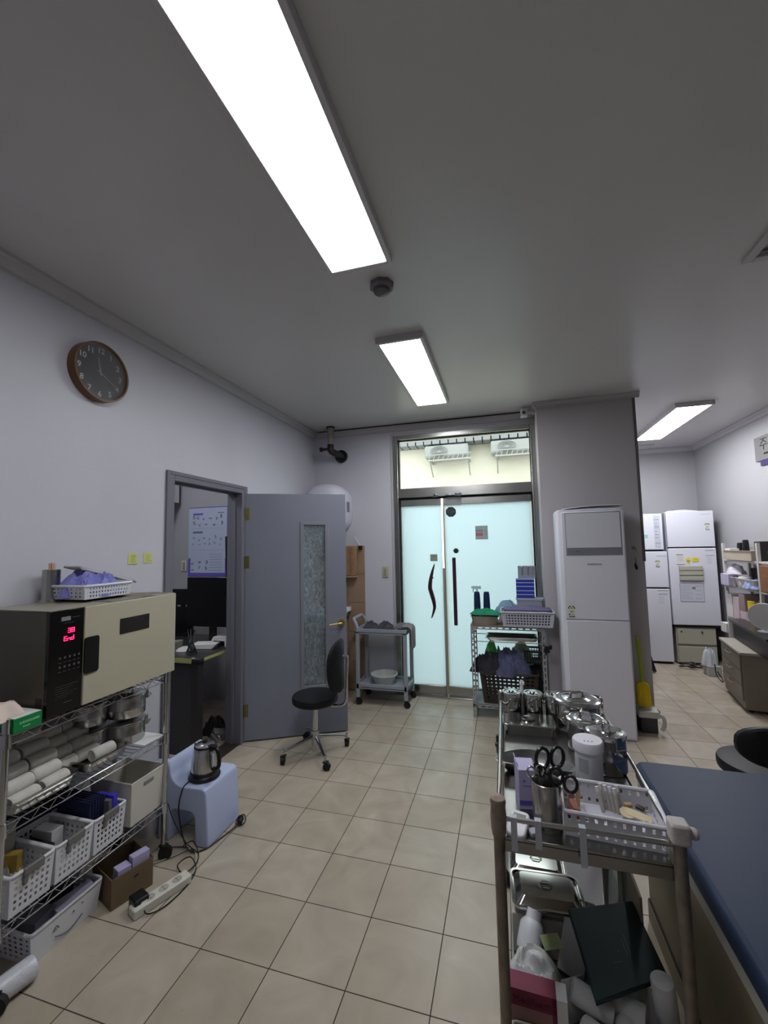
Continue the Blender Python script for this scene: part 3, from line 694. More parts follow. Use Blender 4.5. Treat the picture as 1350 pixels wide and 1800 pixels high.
m=MB(); m.tube([(0.02,0,.09+.0),(0.02,0,.22),(.018,0,.25)],.006,8); m.tube([(.02+.03*math.cos(2*PI*k/18),0,.17+.04*math.sin(2*PI*k/18)) for k in range(18)],.005,6,closed=True); build('handles',m,M('handle_green',(30,110,48),.5),parent=t)
m=MB(); m.tray(.05,.03,.09,r=.02,c=(0,0,.001)); build('cup',m,black,parent=t)
# ---- middle shelf: two trays of rolled towels
trm=satin
def steel_tray(label,loc,hx,hy,h,rz=0,group='stainless trays on the middle wire shelf',name='steel_tray',mt=None,**k):
    m=MB(); m.tray(hx,hy,h,**k); return single(name,m,mt or trm,label,'tray',loc,rot=(0,0,rz),group=group)
steel_tray('stainless tray of rolled white towels at the near end of the middle shelf',(-1.225,-.222,.604),.10,.125,.045)
steel_tray('stainless tray on the middle shelf between the rolled towels and the steel drums',(-1.230,.052,.604),.095,.105,.042)
rollm=M('towel_white',(196,192,184),.95,var=.06,scale=60,bump=.5,bscale=240)
rp=None
def roll(x,y,z,label,rz=PI/2):
    global rp
    rot=(PI/2,0,rz-PI/2)
    if rp is None:
        rp=build('rolled_towel',roll_mesh(),rollm,rot=rot); rp['category']='towel'; rp['group']='rolled white towels on the middle wire shelf'; o=rp
    else: o=rp.copy(); COL.objects.link(o)
    o.location=(x,y,z); o.rotation_euler=rot; o['label']=label; return o
ords=['lowest','second lowest','middle','second highest','topmost']
random.seed(5)
for k in range(5):
    roll(-1.158-.040*k,-.288+random.uniform(-.006,.006),.637+.0375*k,'rolled white towel, %s in the nearest stack beside the chromed shelf post'%ords[k],PI/2+random.uniform(-.06,.06))
    roll(-1.160-.040*k,-.178+random.uniform(-.006,.006),.639+.0375*k,'rolled white towel, %s in the second stack from the shelf post'%ords[k],PI/2+random.uniform(-.06,.06))
for k in []:
    for j in range(1,3):
        if k<4 and -1.158-.04*k-.053*j>-1.42:
            roll(-1.158-.040*k-.053*j,-.288,.637+.0375*k,'rolled white towel hidden behind others in the nearest stack, row %s'%['one','two','three','four','five'][k])
            roll(-1.160-.040*k-.053*j,-.178,.639+.0375*k,'rolled white towel hidden behind others in the second stack, row %s'%['one','two','three','four','five'][k])
for k in range(4):
    n4=['lowest','second lowest','second highest','topmost'][k]
    roll(-1.255-.034*k,-.070,.640+.0385*k,'rolled towel in shadow, %s in the third stack from the shelf post'%n4,PI/2+random.uniform(-.05,.05))
    roll(-1.262-.034*k,.036,.640+.0385*k,'rolled towel in shadow, %s in the stack nearest the steel drums'%n4,PI/2+random.uniform(-.05,.05))
roll(-1.205,.072,.636,'single rolled towel lying in front, in the tray next to the steel drums',PI/2-.08)
# drums
def drum(name,label,loc,r,h,rz=0,group=None,clamp=True,mt=polish,ring=True,deep=0):
    t=thing(name,label,'drum',loc,rz,group)
    build('body',MB().lathe([(0,0),(r*.96,0),(r,.005),(r,h*.33),(r*1.015,h*.36),(r,h*.39),(r,h*.8),(r*1.03,h*.82),(r*1.03,h*.84),(0,h*.84)],n=40),mt,parent=t)
    ld=build('lid',MB().lathe([(r*1.045,h*.84),(r*1.045,h*.9),(r*1.02,h*.93),(r*.9,h*.95),(r*.86,h*.935),(r*.55,h*.95),(r*.5,h*.975),(0,h*.985)],n=40),mt,parent=t)
    m=MB(); w=r*.34; z=h*.985
    m.tube(fillet([(-w,0,z-.002),(-w*.9,0,z+.018),(w*.9,0,z+.018),(w,0,z-.002)],.008),.004,8); m.cyl((-w,0,z-.004),(-w,0,z+.002),.009); m.cyl((w,0,z-.004),(w,0,z+.002),.009)
    build('lid_handle',m,mt,parent=ld)
    if clamp:
        m=MB(); m.box((r-.002,-.01,h*.55),(r+.012,.01,h*.98)); m.tube([(r+.01,-.016,h*.6),(r+.022,-.016,h*.72),(r+.022,.016,h*.72),(r+.01,.016,h*.6)],.0025,6)
        build('clasp',m,mt,parent=t,bevel=.002)
    return t
d0=drum('dressing_drum','stainless dressing drum, lower of the stack at the far end of the middle shelf',(-1.262,.245,.608),.086,.105,.7,'stainless drums stacked on the middle wire shelf',mt=satin)
dup(d0,(-1.262,.245,.608+.123),1.0,'stainless dressing drum, upper of the stack under the far end of the oven')
dup(d0,(-1.352,.115,.608+.0),2.0,'stainless dressing drum in shadow behind the trays, lower of its stack')['group']='stainless drums stacked on the middle wire shelf'
dup(d0,(-1.352,.115,.608+.123),2.2,'stainless dressing drum in shadow behind the trays, upper of its stack')
single('paper_sheet',MB().box((-1.40,.215,.6035),(-1.112,.338,.6075)),paper,'white sheet of paper under the steel drums at the shelf end','paper')
# ---- lower shelf: bin and baskets
t=thing('storage_bin','tall white open bin at the far end of the lowest wire shelf','bin',(-1.235,.245,.266))
m=MB(); hx,hy,h=.125,.098,.195; tp=.9; t1=.003
def quad(m,*p): m.F([m.P(q) for q in p])
L1=[(-hx*tp,-hy*tp,0),(hx*tp,-hy*tp,0),(hx*tp,hy*tp,0),(-hx*tp,hy*tp,0)]; L2=[(-hx,-hy,h),(hx,-hy,h),(hx,hy,h),(-hx,hy,h)]
m.F([m.P(p) for p in L1[::-1]])
for i in (0,2,3): quad(m,L1[i],L1[(i+1)%4],L2[(i+1)%4],L2[i])
quad(m,L1[1],L1[2],L2[2],L2[1])
# the slot sits high on the front wall
m.f=m.f[:-8] if False else m.f
build('body',m,whitew,parent=t,solid=.003,smooth=False)
m=MB(); m.tube([(-hx,-hy,h),(hx,-hy,h),(hx,hy,h),(-hx,hy,h)],.004,8,closed=True); build('rim',m,whitew,parent=t)
build('grip',MB().box((hx-.004,-.03,h-.04),(hx+.002,.03,h-.022)),M('slot_shadow_grey',(128,126,120),.6),parent=t,bevel=.003)
def clipbasket(label,y):
    t=perf_basket('storage_basket',label,'basket',(-1.237,y,.266),0,.125,.076,.14,8,7,5,.92,group='perforated baskets with grey handles on the lowest wire shelf')
    m=MB(); m.box((.121,-.036,.118),(.135,.036,.147)); m.box((.121,-.036,.09),(.133,-.02,.12))
    build('handle',m,greyclip,parent=t,bevel=.004)
    return t
clipbasket('white perforated basket nearest the camera on the lowest wire shelf',-.272)
clipbasket('white perforated basket in the middle of the lowest wire shelf row',-.114)
clipbasket('white perforated basket next to the tall white bin on the lowest shelf',.044)
def cart(name,label,loc,size,mt,rz=0,rot=None,cat='box',group=None,bevel=.002,parts=None):
    x,y,z=size; m=MB(); m.box((-x/2,-y/2,0),(x/2,y/2,z)); o=single(name,m,mt,label,cat,loc,group=group,bevel=bevel,rot=rot if rot else (0,0,rz))
    return o
bag=M('clear_bag',(176,174,160),.35,var=.2,scale=20)
m=MB(); m.heap(.10,.055,.13,21,fold=2); single('plastic_bag',m,bag,'crinkled clear bag with yellowish contents in the nearest lower basket','bag',(-1.255,-.272,.272))
cart('medicine_box','small ochre packet standing in the nearest lower basket',(-1.22,-.27,.30),(.05,.03,.125),M('ochre_packet',(150,122,50),.6),.4)
cart('card_box','pale upright carton at the back of the nearest lower basket',(-1.32,-.245,.272),(.03,.08,.22),M('card_pale',(170,166,156),.7),.1)
cart('dark_case','black case lying in the middle lower basket',(-1.27,-.15,.270),(.13,.05,.1),M('case_dark',(40,40,46),.5),0)
cart('card_box','white carton in the middle lower basket',(-1.30,-.085,.270),(.10,.05,.12),paper,.05)
fm=M('file_navy',(28,34,66),.5)
for k in range(6):
    cart('file_folder',['navy file standing nearest the camera in the basket by the tall bin','second navy file in the basket by the tall bin','third navy file in the basket by the tall bin','fourth navy file in the basket by the tall bin','fifth navy file in the basket by the tall bin','navy file standing farthest from the camera in the basket by the tall bin'][k],(-1.26,-.008+k*.013,.271),(.19,.009,.19),fm,0,cat='file',group='navy files in the basket by the tall bin')
cart('file_folder','bright blue file lying across the basket next to the tall white bin',(-1.19,.086,.272),(.10,.022,.175),M('file_blue',(62,60,196),.5),.1,cat='file')
cart('grey_pad','grey pad beside the bright blue file in the far basket',(-1.16,.064,.272),(.04,.02,.165),M('pad_grey',(92,90,88),.7),.1)
cart('dark_crate','dark navy box at the back of the lowest shelf against the wall',(-1.395,-.15,.268),(.055,.4,.22),M('navy_box',(24,28,44),.6),0)
# ---- floor below the shelf
t=perf_basket('floor_basket','low white plastic basket with a smiling face on the floor under the shelves','basket',(-1.268,-.095,.001),0,.112,.145,.118,7,9,5,.9,solid_front=True,mu=.05)
m=MB(); 
def sm(y,z): return (.1095+.012*(z/.118)-.0045,y,z)
m.tube([sm(-.05+.11*i/10,.040-.022*math.sin(PI*i/10)) for i in range(11)],.0016,5); m.tube([sm(-.06+.022*i/6,.065+.014*math.sin(PI*i/6)) for i in range(7)],.0016,5); m.tube([sm(.015,.078),sm(.022,.083)],.002,5); m.tube([sm(.052,.085),sm(.058,.088)],.002,5)
build('drawn_face',m,M('face_ink',(60,62,78),.6),parent=t)
lilac=M('pack_lilac',(150,148,168),.5,var=.06,scale=20)
cart('wrapped_pack','lilac wrapped pack at the far end of the smiling floor basket',(-1.215,-.045,.02),(.05,.15,.1),lilac,-.12,rot=(0,.25,-.15),cat='pack')
cart('wrapped_pack','dark grey pack at the near end of the smiling floor basket',(-1.26,-.165,.01),(.13,.09,.115),M('pack_grey',(112,112,122),.5),.15,cat='pack')
cart('wrapped_pack','dark pack at the back of the smiling floor basket',(-1.315,-.06,.006),(.08,.15,.095),M('pack_black',(46,46,52),.5),0,cat='pack')
t=thing('wrapped_roll','white roll in crinkled clear film on the floor at the left edge','roll',(-1.13,-.325,.042),0)
m=roll_mesh(.04,.15); build('roll',m,M('film_white',(200,200,206),.22,bump=.6,bscale=60),parent=t,rot=(PI/2,0,-.2))
t=thing('cardboard_box','open brown cardboard box on the floor in front of the shelf castor','box',(-1.091,.04,.001),math.atan2(.165,.056))
m=MB(); Lx,Ly,Hh=.174,.19,.125
for a,b in (((0,0),(Lx,0)),((Lx,0),(Lx,Ly)),((Lx,Ly),(0,Ly)),((0,Ly),(0,0))): m.F([m.P(p) for p in ((*a,0),(*b,0),(*b,Hh),(*a,Hh))])
m.F([m.P(p) for p in ((0,0,0),(0,Ly,0),(Lx,Ly,0),(Lx,0,0))])
build('carton',m,M('cardboard',(112,94,70),.85,var=.06,scale=8),parent=t,solid=.003,smooth=False)
build('grip_slot',MB().box((.09,-.004,.085),(.11,-.001,.089)),M('slot_dark',(30,24,18),.8),parent=t)
m=MB(); m.box((.09,.012,.06),(.165,.05,.155)); m.box((.03,.012,.05),(.085,.06,.135))
single('folded_flyers',m,M('flyer_lilac',(172,166,200),.6),'lilac folded flyers sticking up in the brown box','paper',(-1.091,.04,.004),rot=(0,0,math.atan2(.165,.056)),bevel=.002)
m=MB(); m.heap(.06,.055,.10,31); single('crumpled_sleeve',m,M('sleeve_grey',(120,118,122),.5),'crumpled grey sleeve at the back of the brown box','wrapping',(-1.135,.135,.02))
# ---- power strip, adapter, cords
a_=math.atan2(.169,.064)
t=thing('power_strip','white power strip lying on the floor tiles in front of the brown box','power strip',(-.934,.153,.001),a_)
build('housing',MB().rbox(0,0,.125,.029,0,.036,r=.008),M('strip_white',(206,202,190),.45),parent=t,bevel=.004)
for x in (-.05,.01,.07):
    m=MB(); m.lathe([(.019,.036),(.021,.0385),(.023,.036)],(x,0,0),24); m.cyl((x,0,.0355),(x,0,.0368),.019,n=24,m=1)
    for dx in (-.008,.008): m.cyl((x,dx,.0365),(x,dx,.0372),.0028,m=2)
    build('socket',m,[M('strip_white',(206,202,190),.45),M('socket_well',(168,164,152),.5),black],parent=t)
t=thing('power_adapter','black power adapter plugged in at the near end of the white strip','adapter',(-.99,.085,.002),a_)
build('block',MB().box((-.03,-.035,0),(.03,.03,.055)),black,parent=t,bevel=.006)
build('sticker',MB().box((-.005,-.0362,.022),(.02,-.035,.04)),paper,parent=t)
def cord(label,pts,r=.0028,mt=black,n=8,name='cable'):
    return single(name,MB().tube(bez(pts,n),r,7),mt,label,'cable')
cord('white cord of the power strip curling back under the shelves',[(-.885,.275,.02),(-.90,.32,.008),(-.96,.40,.006),(-1.02,.44,.006),(-1.08,.36,.006),(-1.16,.28,.006),(-1.26,.2,.006)],.0035,M('cord_white',(170,166,150),.5))
cord('black cable looping over the white power strip and the floor tiles',[(-.96,.085,.03),(-.92,.06,.012),(-.88,.12,.006),(-.87,.24,.006),(-.9,.33,.006),(-.96,.36,.03),(-.99,.31,.02),(-.93,.29,.01),(-.92,.37,.02),(-1.0,.43,.05),(-1.05,.415,.03)],.0028)
cord('thin dark cable hanging at the far castor of the shelf unit',[(-1.10,.36,.26),(-1.075,.375,.17),(-1.02,.40,.06),(-.98,.425,.01),(-1.06,.44,.006),(-1.15,.41,.01)],.0025,M('cable_dark',(34,34,36),.5))
# ================================================================ STOOL, KETTLE
t=thing('step_stool','pale blue plastic child stool with one raised side, in front of the door frame','stool',(0,0,0))
blue=M('stool_blue',(178,188,218),.42,var=.02,scale=5)
pf=[(-.938,.0),(-.955,.262),(-.963,.282),(-.985,.290),(-1.10,.288)]
for i in range(1,7): a=PI/2*i/6; pf.append((-1.10-.085*math.sin(a),.288+.075*(1-math.cos(a))))
pf+= [(-1.195,.395),(-1.207,.405),(-1.222,.40),(-1.235,.37),(-1.262,0),(-1.185,0),(-1.178,.13)]
for i in range(1,5): a=PI/2*i/4; pf.append((-1.178+.035*(1-math.cos(a)),.13+.035*math.sin(a)))
pf+=[(-1.055,.165)]
for i in range(1,5): a=PI/2*i/4; pf.append((-1.055+.03*math.sin(a),.165-.03*(1-math.cos(a))))
pf+=[(-1.018,0)]
m=MB(); m.prism(pf[::-1],.462,.735,axis='y'); build('seat_shell',m,blue,parent=t,bevel=.008,seg=3,angle=50)
build('floor_pads',MB().box((-1.01,.47,.0),(-.945,.49,.004)).box((-1.25,.47,0),(-1.195,.49,.004)),white,parent=t)
t=thing('electric_kettle','brushed steel electric kettle with black handle on the pale blue stool','kettle',(-1.055,.575,.291),-.25)
ks=M('kettle_steel',(200,200,200),.24,1,var=.06,scale=30)
build('base',MB().lathe([(0,0),(.082,0),(.084,.006),(.08,.016),(.074,.022),(0,.022)],n=40),black,parent=t)
build('body',MB().lathe([(.07,.024),(.073,.03),(.072,.05),(.066,.11),(.056,.155),(.053,.162)],n=44),ks,parent=t)
build('lower_band',MB().lathe([(.0,.022),(.0745,.022),(.0755,.04),(.0715,.045)],n=40),black,parent=t)
ld=build('lid',MB().lathe([(.054,.160),(.054,.168),(.046,.175),(.02,.181),(0,.182)],n=36),ks,parent=t)
build('lid_ring',MB().lathe([(.055,.158),(.057,.163),(.054,.169),(.05,.17)],n=36),black,parent=t)
m=MB(); m.cyl((.0,0,.182),(0,0,.19),.012,n=16); build('knob',m,black,parent=ld)
m=MB(); m.tube([(-.045,0,.128),(-.068,0,.148),(-.080,0,.164)],.018,14,radii=[.022,.016,.010]); build('spout',m,ks,parent=t)
m=MB(); m.tube(fillet([(.045,0,.166),(.10,0,.172),(.122,0,.13),(.118,0,.07),(.072,0,.055)],.035,6),.011,12); m.box((.04,-.014,.150),(.075,.014,.176)); build('handle',m,black,parent=t,bevel=.003)
m=MB(); m.box((.066,-.006,.06),(.0745,.006,.13)); build('water_gauge',m,M('gauge_clear',(190,196,198),.15),parent=t)
cord('black kettle cord hanging from the stool to the plug lying on the tiles',[(-1.09,.53,.297),(-1.095,.46,.285),(-1.10,.435,.2),(-1.07,.425,.09),(-1.03,.42,.02),(-.985,.42,.007),(-.945,.46,.007),(-.925,.53,.007),(-.905,.62,.009),(-.895,.66,.02)],.0032)
t=thing('power_plug','black plug of the kettle cord lying on the tiles beside the stool','plug',(-.893,.672,.002),.5)
m=MB(); m.cyl((0,-.02,.018),(0,.012,.02),.013,.018,n=14); m.cyl((0,.012,.02),(0,.022,.02),.018,n=14); m.cyl((-.008,.022,.022),(-.008,.042,.026),.0024,n=8); m.cyl((.008,.022,.022),(.008,.042,.026),.0024,n=8)
m.tube(bez([(.01,-.03,.01),(.03,-.01,.02),(.02,.015,.04),(-.012,.0,.036),(-.022,-.02,.015)]),.003,6)
build('plug_body',m,black,parent=t)
t=thing('waste_bin','white bin draped with a grey-blue cloth behind the pale blue stool','bin',(-1.37,.52,0))
m=MB(); m.tray(.085,.09,.30,r=.03,taper=.85); build('body',m,white,parent=t)
m=MB(); m.grid(lambda u,v:(-.05+.17*u,-.06+.14*v,.305+.03*math.sin(u*3)+.01*math.sin(v*9)-.11*max(0,u-.7)/.3*1),14,10); build('cloth',m,M('cloth_greyblue',(150,166,182),.85,var=.1,scale=20),parent=t,solid=.004)
# ================================================================ OFFICE THROUGH THE DOOR
dk=M('desk_dark',(44,42,44),.35); dk2=M('desk_panel',(52,52,56),.5)
t=thing('office_desk','dark office desk with yellow edge strips seen through the grey doorway','desk',(0,0,0))
build('desktop',MB().box((-2.75,1.215,.70),(-1.635,2.0,.725)),dk,parent=t,bevel=.004)
build('side_panel',MB().box((-2.70,1.245,0),(-1.72,1.27,.70)),dk2,parent=t)
m=MB(); m.box((-1.72,1.235,0),(-1.66,1.30,.70)); build('leg',m,dk,parent=t,bevel=.002); m=MB(); m.box((-1.72,1.93,0),(-1.66,1.99,.70)); build('leg',m,dk,parent=t,bevel=.002)
ym=M('edge_yellow',(168,168,104),.6)
build('edge_tape',MB().box((-1.99,1.211,.690),(-1.70,1.2145,.722)),ym,parent=t); build('edge_tape',MB().box((-1.6345,1.27,.700),(-1.631,1.62,.722)),ym,parent=t); build('edge_tape',MB().box((-1.6345,1.64,.700),(-1.631,1.68,.722)),ym,parent=t)
t=thing('monitor','large black monitor on the office desk below the wall poster','monitor',(-1.865,1.62,.726),.04)
build('screen',MB().box((-.225,-.01,.155),(.225,.03,.575)),screen,parent=t,bevel=.004); build('stand',MB().box((-.03,.03,.01),(.03,.06,.3)),black,parent=t,bevel=.003); build('foot',MB().box((-.12,-.03,0),(.12,.13,.012)),black,parent=t,bevel=.004)
t=thing('monitor','black monitor farther back on the office desk, left of the large one','monitor',(-2.42,1.9,.726),.15)
build('screen',MB().box((-.22,-.01,.03),(.12,.03,.44)),screen,parent=t,bevel=.004); build('foot',MB().box((-.12,-.03,0),(.08,.13,.03)),black,parent=t)
for x,lab in ((-2.44,'grey clip at left on the rear office monitor'),(-2.345,'grey clip at right on the rear office monitor')):
    single('clip',MB().box((x,1.878,1.003),(x+.036,1.886,1.018)),M('clip_grey',(120,120,118),.6),lab,'clip')
t=thing('wall_panel','tall black panel mounted beside the poster at the office door edge','panel',(-1.715,1.73,.726))
build('panel',MB().box((-.075,-.01,.56),(.05,.01,.93),rot=Matrix.Rotation(-.03,3,'Y')),black,parent=t); build('arm',MB().tube([(0,.02,0),(0,.02,.6)],.012,8),black,parent=t)
m=MB(); m.lathe([(0,0),(.04,0),(.042,.05),(.045,.052),(.045,.07),(0,.072)],n=28); single('tape_jar','small pale jar with a banded rim on the office desk','jar',mb) if False else single('desk_jar',m,M('jar_pale',(120,120,108),.5),'small pale jar with a banded rim on the office desk','jar',(-2.03,1.43,.727))
t=thing('glass_flask','clear conical flask holding pens on the corner of the office desk','flask',(-1.80,1.33,.727))
build('flask_body',MB().lathe([(0,.003),(.042,.003),(.045,.01),(.018,.075),(.015,.095),(.02,.1),(.016,.095),(.016,.077),(.042,.012),(0,.008)],n=28),clearglass('flask_glass',(214,220,222),.12,.03),parent=t)
m=MB()
for a in (0,1.3,2.6,4): m.tube([(.004*math.cos(a),.004*math.sin(a),.012),(.03*math.cos(a),.03*math.sin(a),.19)],.003,6)
build('pens',m,M('pen_grey',(96,96,98),.4),parent=t)
for i,(x,y,z,rz,sx,sy,lab) in enumerate(((-1.86,1.55,.727,.2,.2,.14,'white paper stack on the office desk under the monitor'),(-1.75,1.66,.77,-.1,.16,.12,'pale papers piled at the right end of the office desk'),(-1.93,1.40,.727,.6,.1,.06,'crumpled white tissue beside the flask on the office desk'))):
    m=MB()
    if i<2:
        for k in range(4): m.box((-sx/2+k*.004,-sy/2+k*.003,k*.008),(sx/2+k*.004,sy/2+k*.003,k*.008+.007),rz=k*.04)
        if i==1: m.box((-sx/2,-sy/2,-.043),(-sx/2+.02,sy/2,0)); m.box((sx/2-.02,-sy/2,-.043),(sx/2,sy/2,0))
    else: m.heap(.06,.035,.04,12)
    single('paper_stack' if i<2 else 'tissue',m,paper,lab,'paper' if i<2 else 'tissue',(x,y,z),rot=(0,0,rz),smooth=i==2)
# poster
t=thing('wall_poster','white stretching-exercise poster with purple lower border on the office wall','poster',(-2.44,2.296,1.26))
pw,ph=.49,.735
build('sheet',MB().box((-pw/2,-.002,0),(pw/2,0,ph)),M('poster_sheet',(176,184,206),.5),parent=t,smooth=False)
m=MB(); m.box((-pw/2,-.003,0),(pw/2,-.002,.035)); m.box((-pw/2,-.003,.03),(-pw/2+.028,-.002,.19)); m.box((pw/2-.028,-.003,.03),(pw/2,-.002,.19)); m.box((-pw/2,-.003,ph-.008),(pw/2,-.002,ph)); m.box((pw/2-.008,-.003,.1),(pw/2-.004,-.002,ph)); m.box((-.19,-.0035,ph-.085),(-.065,-.002,ph-.065))
build('purple_border',m,purplem,parent=t,smooth=False)
m=MB(); random.seed(9)
m.box((-.19,-.003,.455),(-.065,-.002,.475)); m.box((.12,-.003,ph-.07),(.2,-.002,ph-.062))
def figure(x,z,s,k):
    J=[[(0,0),(0,.5),(.1,.9)],[(0,.5),(.35,.45),(.5,.1)],[(0,.9),(-.3,.7)]][0:3]
    a=k*.7
    for pts in J: m.tube([(x+s*(p*math.cos(a)-q*math.sin(a)*.5),-.003,z+s*(q*(.6+.4*math.cos(a))+p*.2)) for p,q in pts],s*.07,5)
    m.cyl((x+s*.1*math.cos(a),-.004,z+s*1.0*(.6+.4*math.cos(a))),(x+s*.1*math.cos(a),-.002,z+s*1.0*(.6+.4*math.cos(a))),s*.11,n=10)
for r_,(z,nn,s) in enumerate(((.60,6,.045),(.535,5,.045),(.385,6,.035),(.33,6,.03),(.13,3,.05),(.07,3,.04))):
    for k in range(nn): figure(-.18+(.34 if r_<4 else .15)*k/(nn-1)+.01*math.sin(k*5+r_),z+.01*math.sin(k*3+r_),s,k*1.7+r_)
for k in range(7): m.box((.02,-.003,.06+k*.028),(.18,-.002,.063+k*.028)); 
for z in (.505,.275): m.box((-.2,-.003,z),(.2,-.002,z+.0015))
build('printed_figures',m,M('print_grey',(96,102,120),.6),parent=t,smooth=False)
switch('wall_switch',-2.735,2.298,1.37,'y',M('switch_cream2',(196,194,184),.45),'cream light switch on the office wall left of the poster')
t=thing('office_cabinet','white wall cabinet edge high on the left inside the office','cabinet',(-2.9,1.95,2.05))
build('carcass',MB().box((0,0,0),(.12,.3,.45)),white,parent=t,bevel=.003); build('clip',MB().box((.02,-.02,-.06),(.1,.1,0)),black,parent=t)
m=MB(); m.heap(.09,.07,.16,77,fold=2.5,rag=.5); single('cable_tangle',m,M('tangle_dark',(36,36,38),.6),'dark tangle of cables under the office desk','cables',(-1.80,1.62,.0))
cart('power_block','grey power block on the floor under the office desk',(-1.70,1.52,.02),(.11,.06,.07),M('block_grey',(110,110,112),.5),.9,rot=(0.4,.3,.9))
m=MB(); m.cyl((0,0,.0),(0,0,.06),.028,.02,n=16); m.tube(bez([(0,0,.06),(.03,.01,.1),(.05,.0,.06),(.02,-.02,.1),(0,-.03,.13)]),.006,6)
single('cable_hub',m,M('hub_silver',(130,130,132),.3,.5),'small silver cable hub on the floor behind the kettle','hub',(-1.62,1.38,.003))
# ================================================================ ROLLING STOOL CHAIR
def stool_chair(label,loc,z,r,back,legs,rz=0,group=None):
    t=thing('rolling_stool',label,'stool',loc,0,group)
    build('seat',MB().lathe([(0,z-.058),(r*.93,z-.058),(r*.99,z-.048),(r,z-.035),(r,z-.015),(r*.97,z-.004),(r*.85,z),(0,z+.004)],n=48),softblack,parent=t)
    build('seat_plate',MB().cyl((0,0,z-.075),(0,0,z-.058),.09,n=20).box((-.02,-.09,z-.078),(.02,.0,z-.07)),black,parent=t)
    build('post',MB().cyl((0,0,.105),(0,0,z-.07),.021,n=20).cyl((0,0,.07),(0,0,.17),.029,n=20),chrome,parent=t)
    for a,L in legs:
        d=Vector((math.cos(a),math.sin(a),0)); q=Vector((-d.y,d.x,0)); m=MB()
        m.tube([d*.02+Vector((0,0,.125)),d*(L*.5)+Vector((0,0,.108)),d*L+Vector((0,0,.082))],.013,10,radii=[.016,.013,.009])
        m.cyl(d*L+Vector((0,0,.055)),d*L+Vector((0,0,.1)),.009,n=10)
        lg=build('leg',m,chrome,parent=t); castor(t,d.x*L,d.y*L,0,.026,.026,rz=a+1)
    if back:
        a,rr,hw,hh,zc=back; d=Vector((math.cos(a),math.sin(a),0)); q=Vector((-d.y,d.x,0))
        m=MB()
        n=26; P0=[]
        for k in range(n):
            t_=2*PI*k/n; cx=abs(math.cos(t_))**.75*math.copysign(1,math.cos(t_)); sz=abs(math.sin(t_))**.75*math.copysign(1,math.sin(t_))
            P0.append((cx,sz))
        rings=[]
        for s_,dep in ((0,.03),(.6,.03),(.9,.024),(1,.008),(1,-.012),(.92,-.022),(.6,-.024),(0,-.024)):
            if s_==0: rings.append([m.P(d*(rr-dep)+Vector((0,0,zc)))]); continue
            rings.append([m.P(d*(rr-dep-.05*(cx*s_)**2)+q*(hw*cx*s_)+Vector((0,0,zc+hh*sz*s_))) for cx,sz in P0])
        for A,B in zip(rings,rings[1:]):
            for k in range(n):
                k2=(k+1)%n
                if len(A)==1: m.F((A[0],B[k2],B[k]))
                elif len(B)==1: m.F((A[k],A[k2],B[0]))
                else: m.F((A[k],A[k2],B[k2],B[k]))
        build('backrest',m,softblack,parent=t)
        m=MB(); m.tube(fillet([d*.06+Vector((0,0,z-.075)),d*(rr+.045)+Vector((0,0,z-.08)),d*(rr+.055)+Vector((0,0,zc+.06))],.07,7),.0105,12)
        m.cyl(d*(rr+.06)+Vector((0,0,zc+.06)),d*(rr+.015)+Vector((0,0,zc+.065)),.014,n=12)
        build('back_bar',m,chrome,parent=t)
    return t
stool_chair('black rolling stool with round seat and padded backrest in front of the open grey door',(-.83,1.515,0),.435,.172,(.10,.20,.15,.19,.655),((4.0,.25),(5.42,.26),(.72,.25),(2.25,.26)))
# ================================================================ GREY PLASTIC TROLLEY
gp=M('trolley_grey',(150,156,164),.45)
t=thing('utility_trolley','grey plastic two-shelf trolley on castors left of the glass doors','trolley',(0,0,0))
x0,x1,y0,y1=-.862,-.345,2.50,2.82
for x in (x0,x1-.036):
    for y in (y0,y1-.036): build('leg',MB().rbox(x+.018,y+.018,.018,.018,.075,.70,r=.008),gp,parent=t); castor(t,x+.018,y+.018,0,.030,.024,rz=.5)
for z in (.69,.165):
    m=MB(); m.box((x0,y0,z),(x1,y1,z+.012)); h=.052
    m.box((x0,y0,z-.01),(x1,y0+.012,z-.01+h)); m.box((x0,y1-.012,z-.01),(x1,y1,z-.01+h)); m.box((x0,y0+.012,z-.01),(x0+.012,y1-.012,z-.01+h)); m.box((x1-.012,y0+.012,z-.01),(x1,y1-.012,z-.01+h))
    build('shelf',m,gp,parent=t,bevel=.003)
m=MB(); m.tube(fillet([(x0+.02,y0+.015,.70),(x0+.01,y0+.015,.77),(x0-.03,y0+.03,.82),(x0-.03,y1-.03,.82),(x0+.01,y1-.015,.77),(x0+.02,y1-.015,.70)],.05,6),.017,12)
build('push_handle',m,gp,parent=t)
dt=M('towel_charcoal',(72,70,78),.95,var=.2,scale=40,bump=.6,bscale=180)
single('crumpled_cloth',MB().heap(.085,.09,.085,14,fold=2.3),dt,'crumpled charcoal cloth at the handle end of the grey trolley','cloth',(-.745,2.66,.703))
single('crumpled_cloth',MB().heap(.085,.08,.10,15,fold=2.3),dt,'crumpled charcoal cloth in the middle of the grey trolley top','cloth',(-.575,2.63,.703))
single('rubber_mat',MB().box((-.48,2.52,.744),(-.37,2.81,.748)),M('mat_grey',(96,96,100),.8),'flat grey mat across the far end of the grey trolley top','mat')
m=MB()
def dr_(u,v):
    s=u*.30; x=-.40+min(s,.06)
    if s<.06: z=.752; 
    elif s<.12: a=(s-.06)/.06*PI/2; x=-.34+.035*math.sin(a); z=.752-.035*(1-math.cos(a))
    else: x=-.305+.004*math.sin(v*14); z=.717-(s-.12)
    return (x+.006*math.sin(v*11),2.54+.20*v,z+.003*math.sin(v*17+s*30))
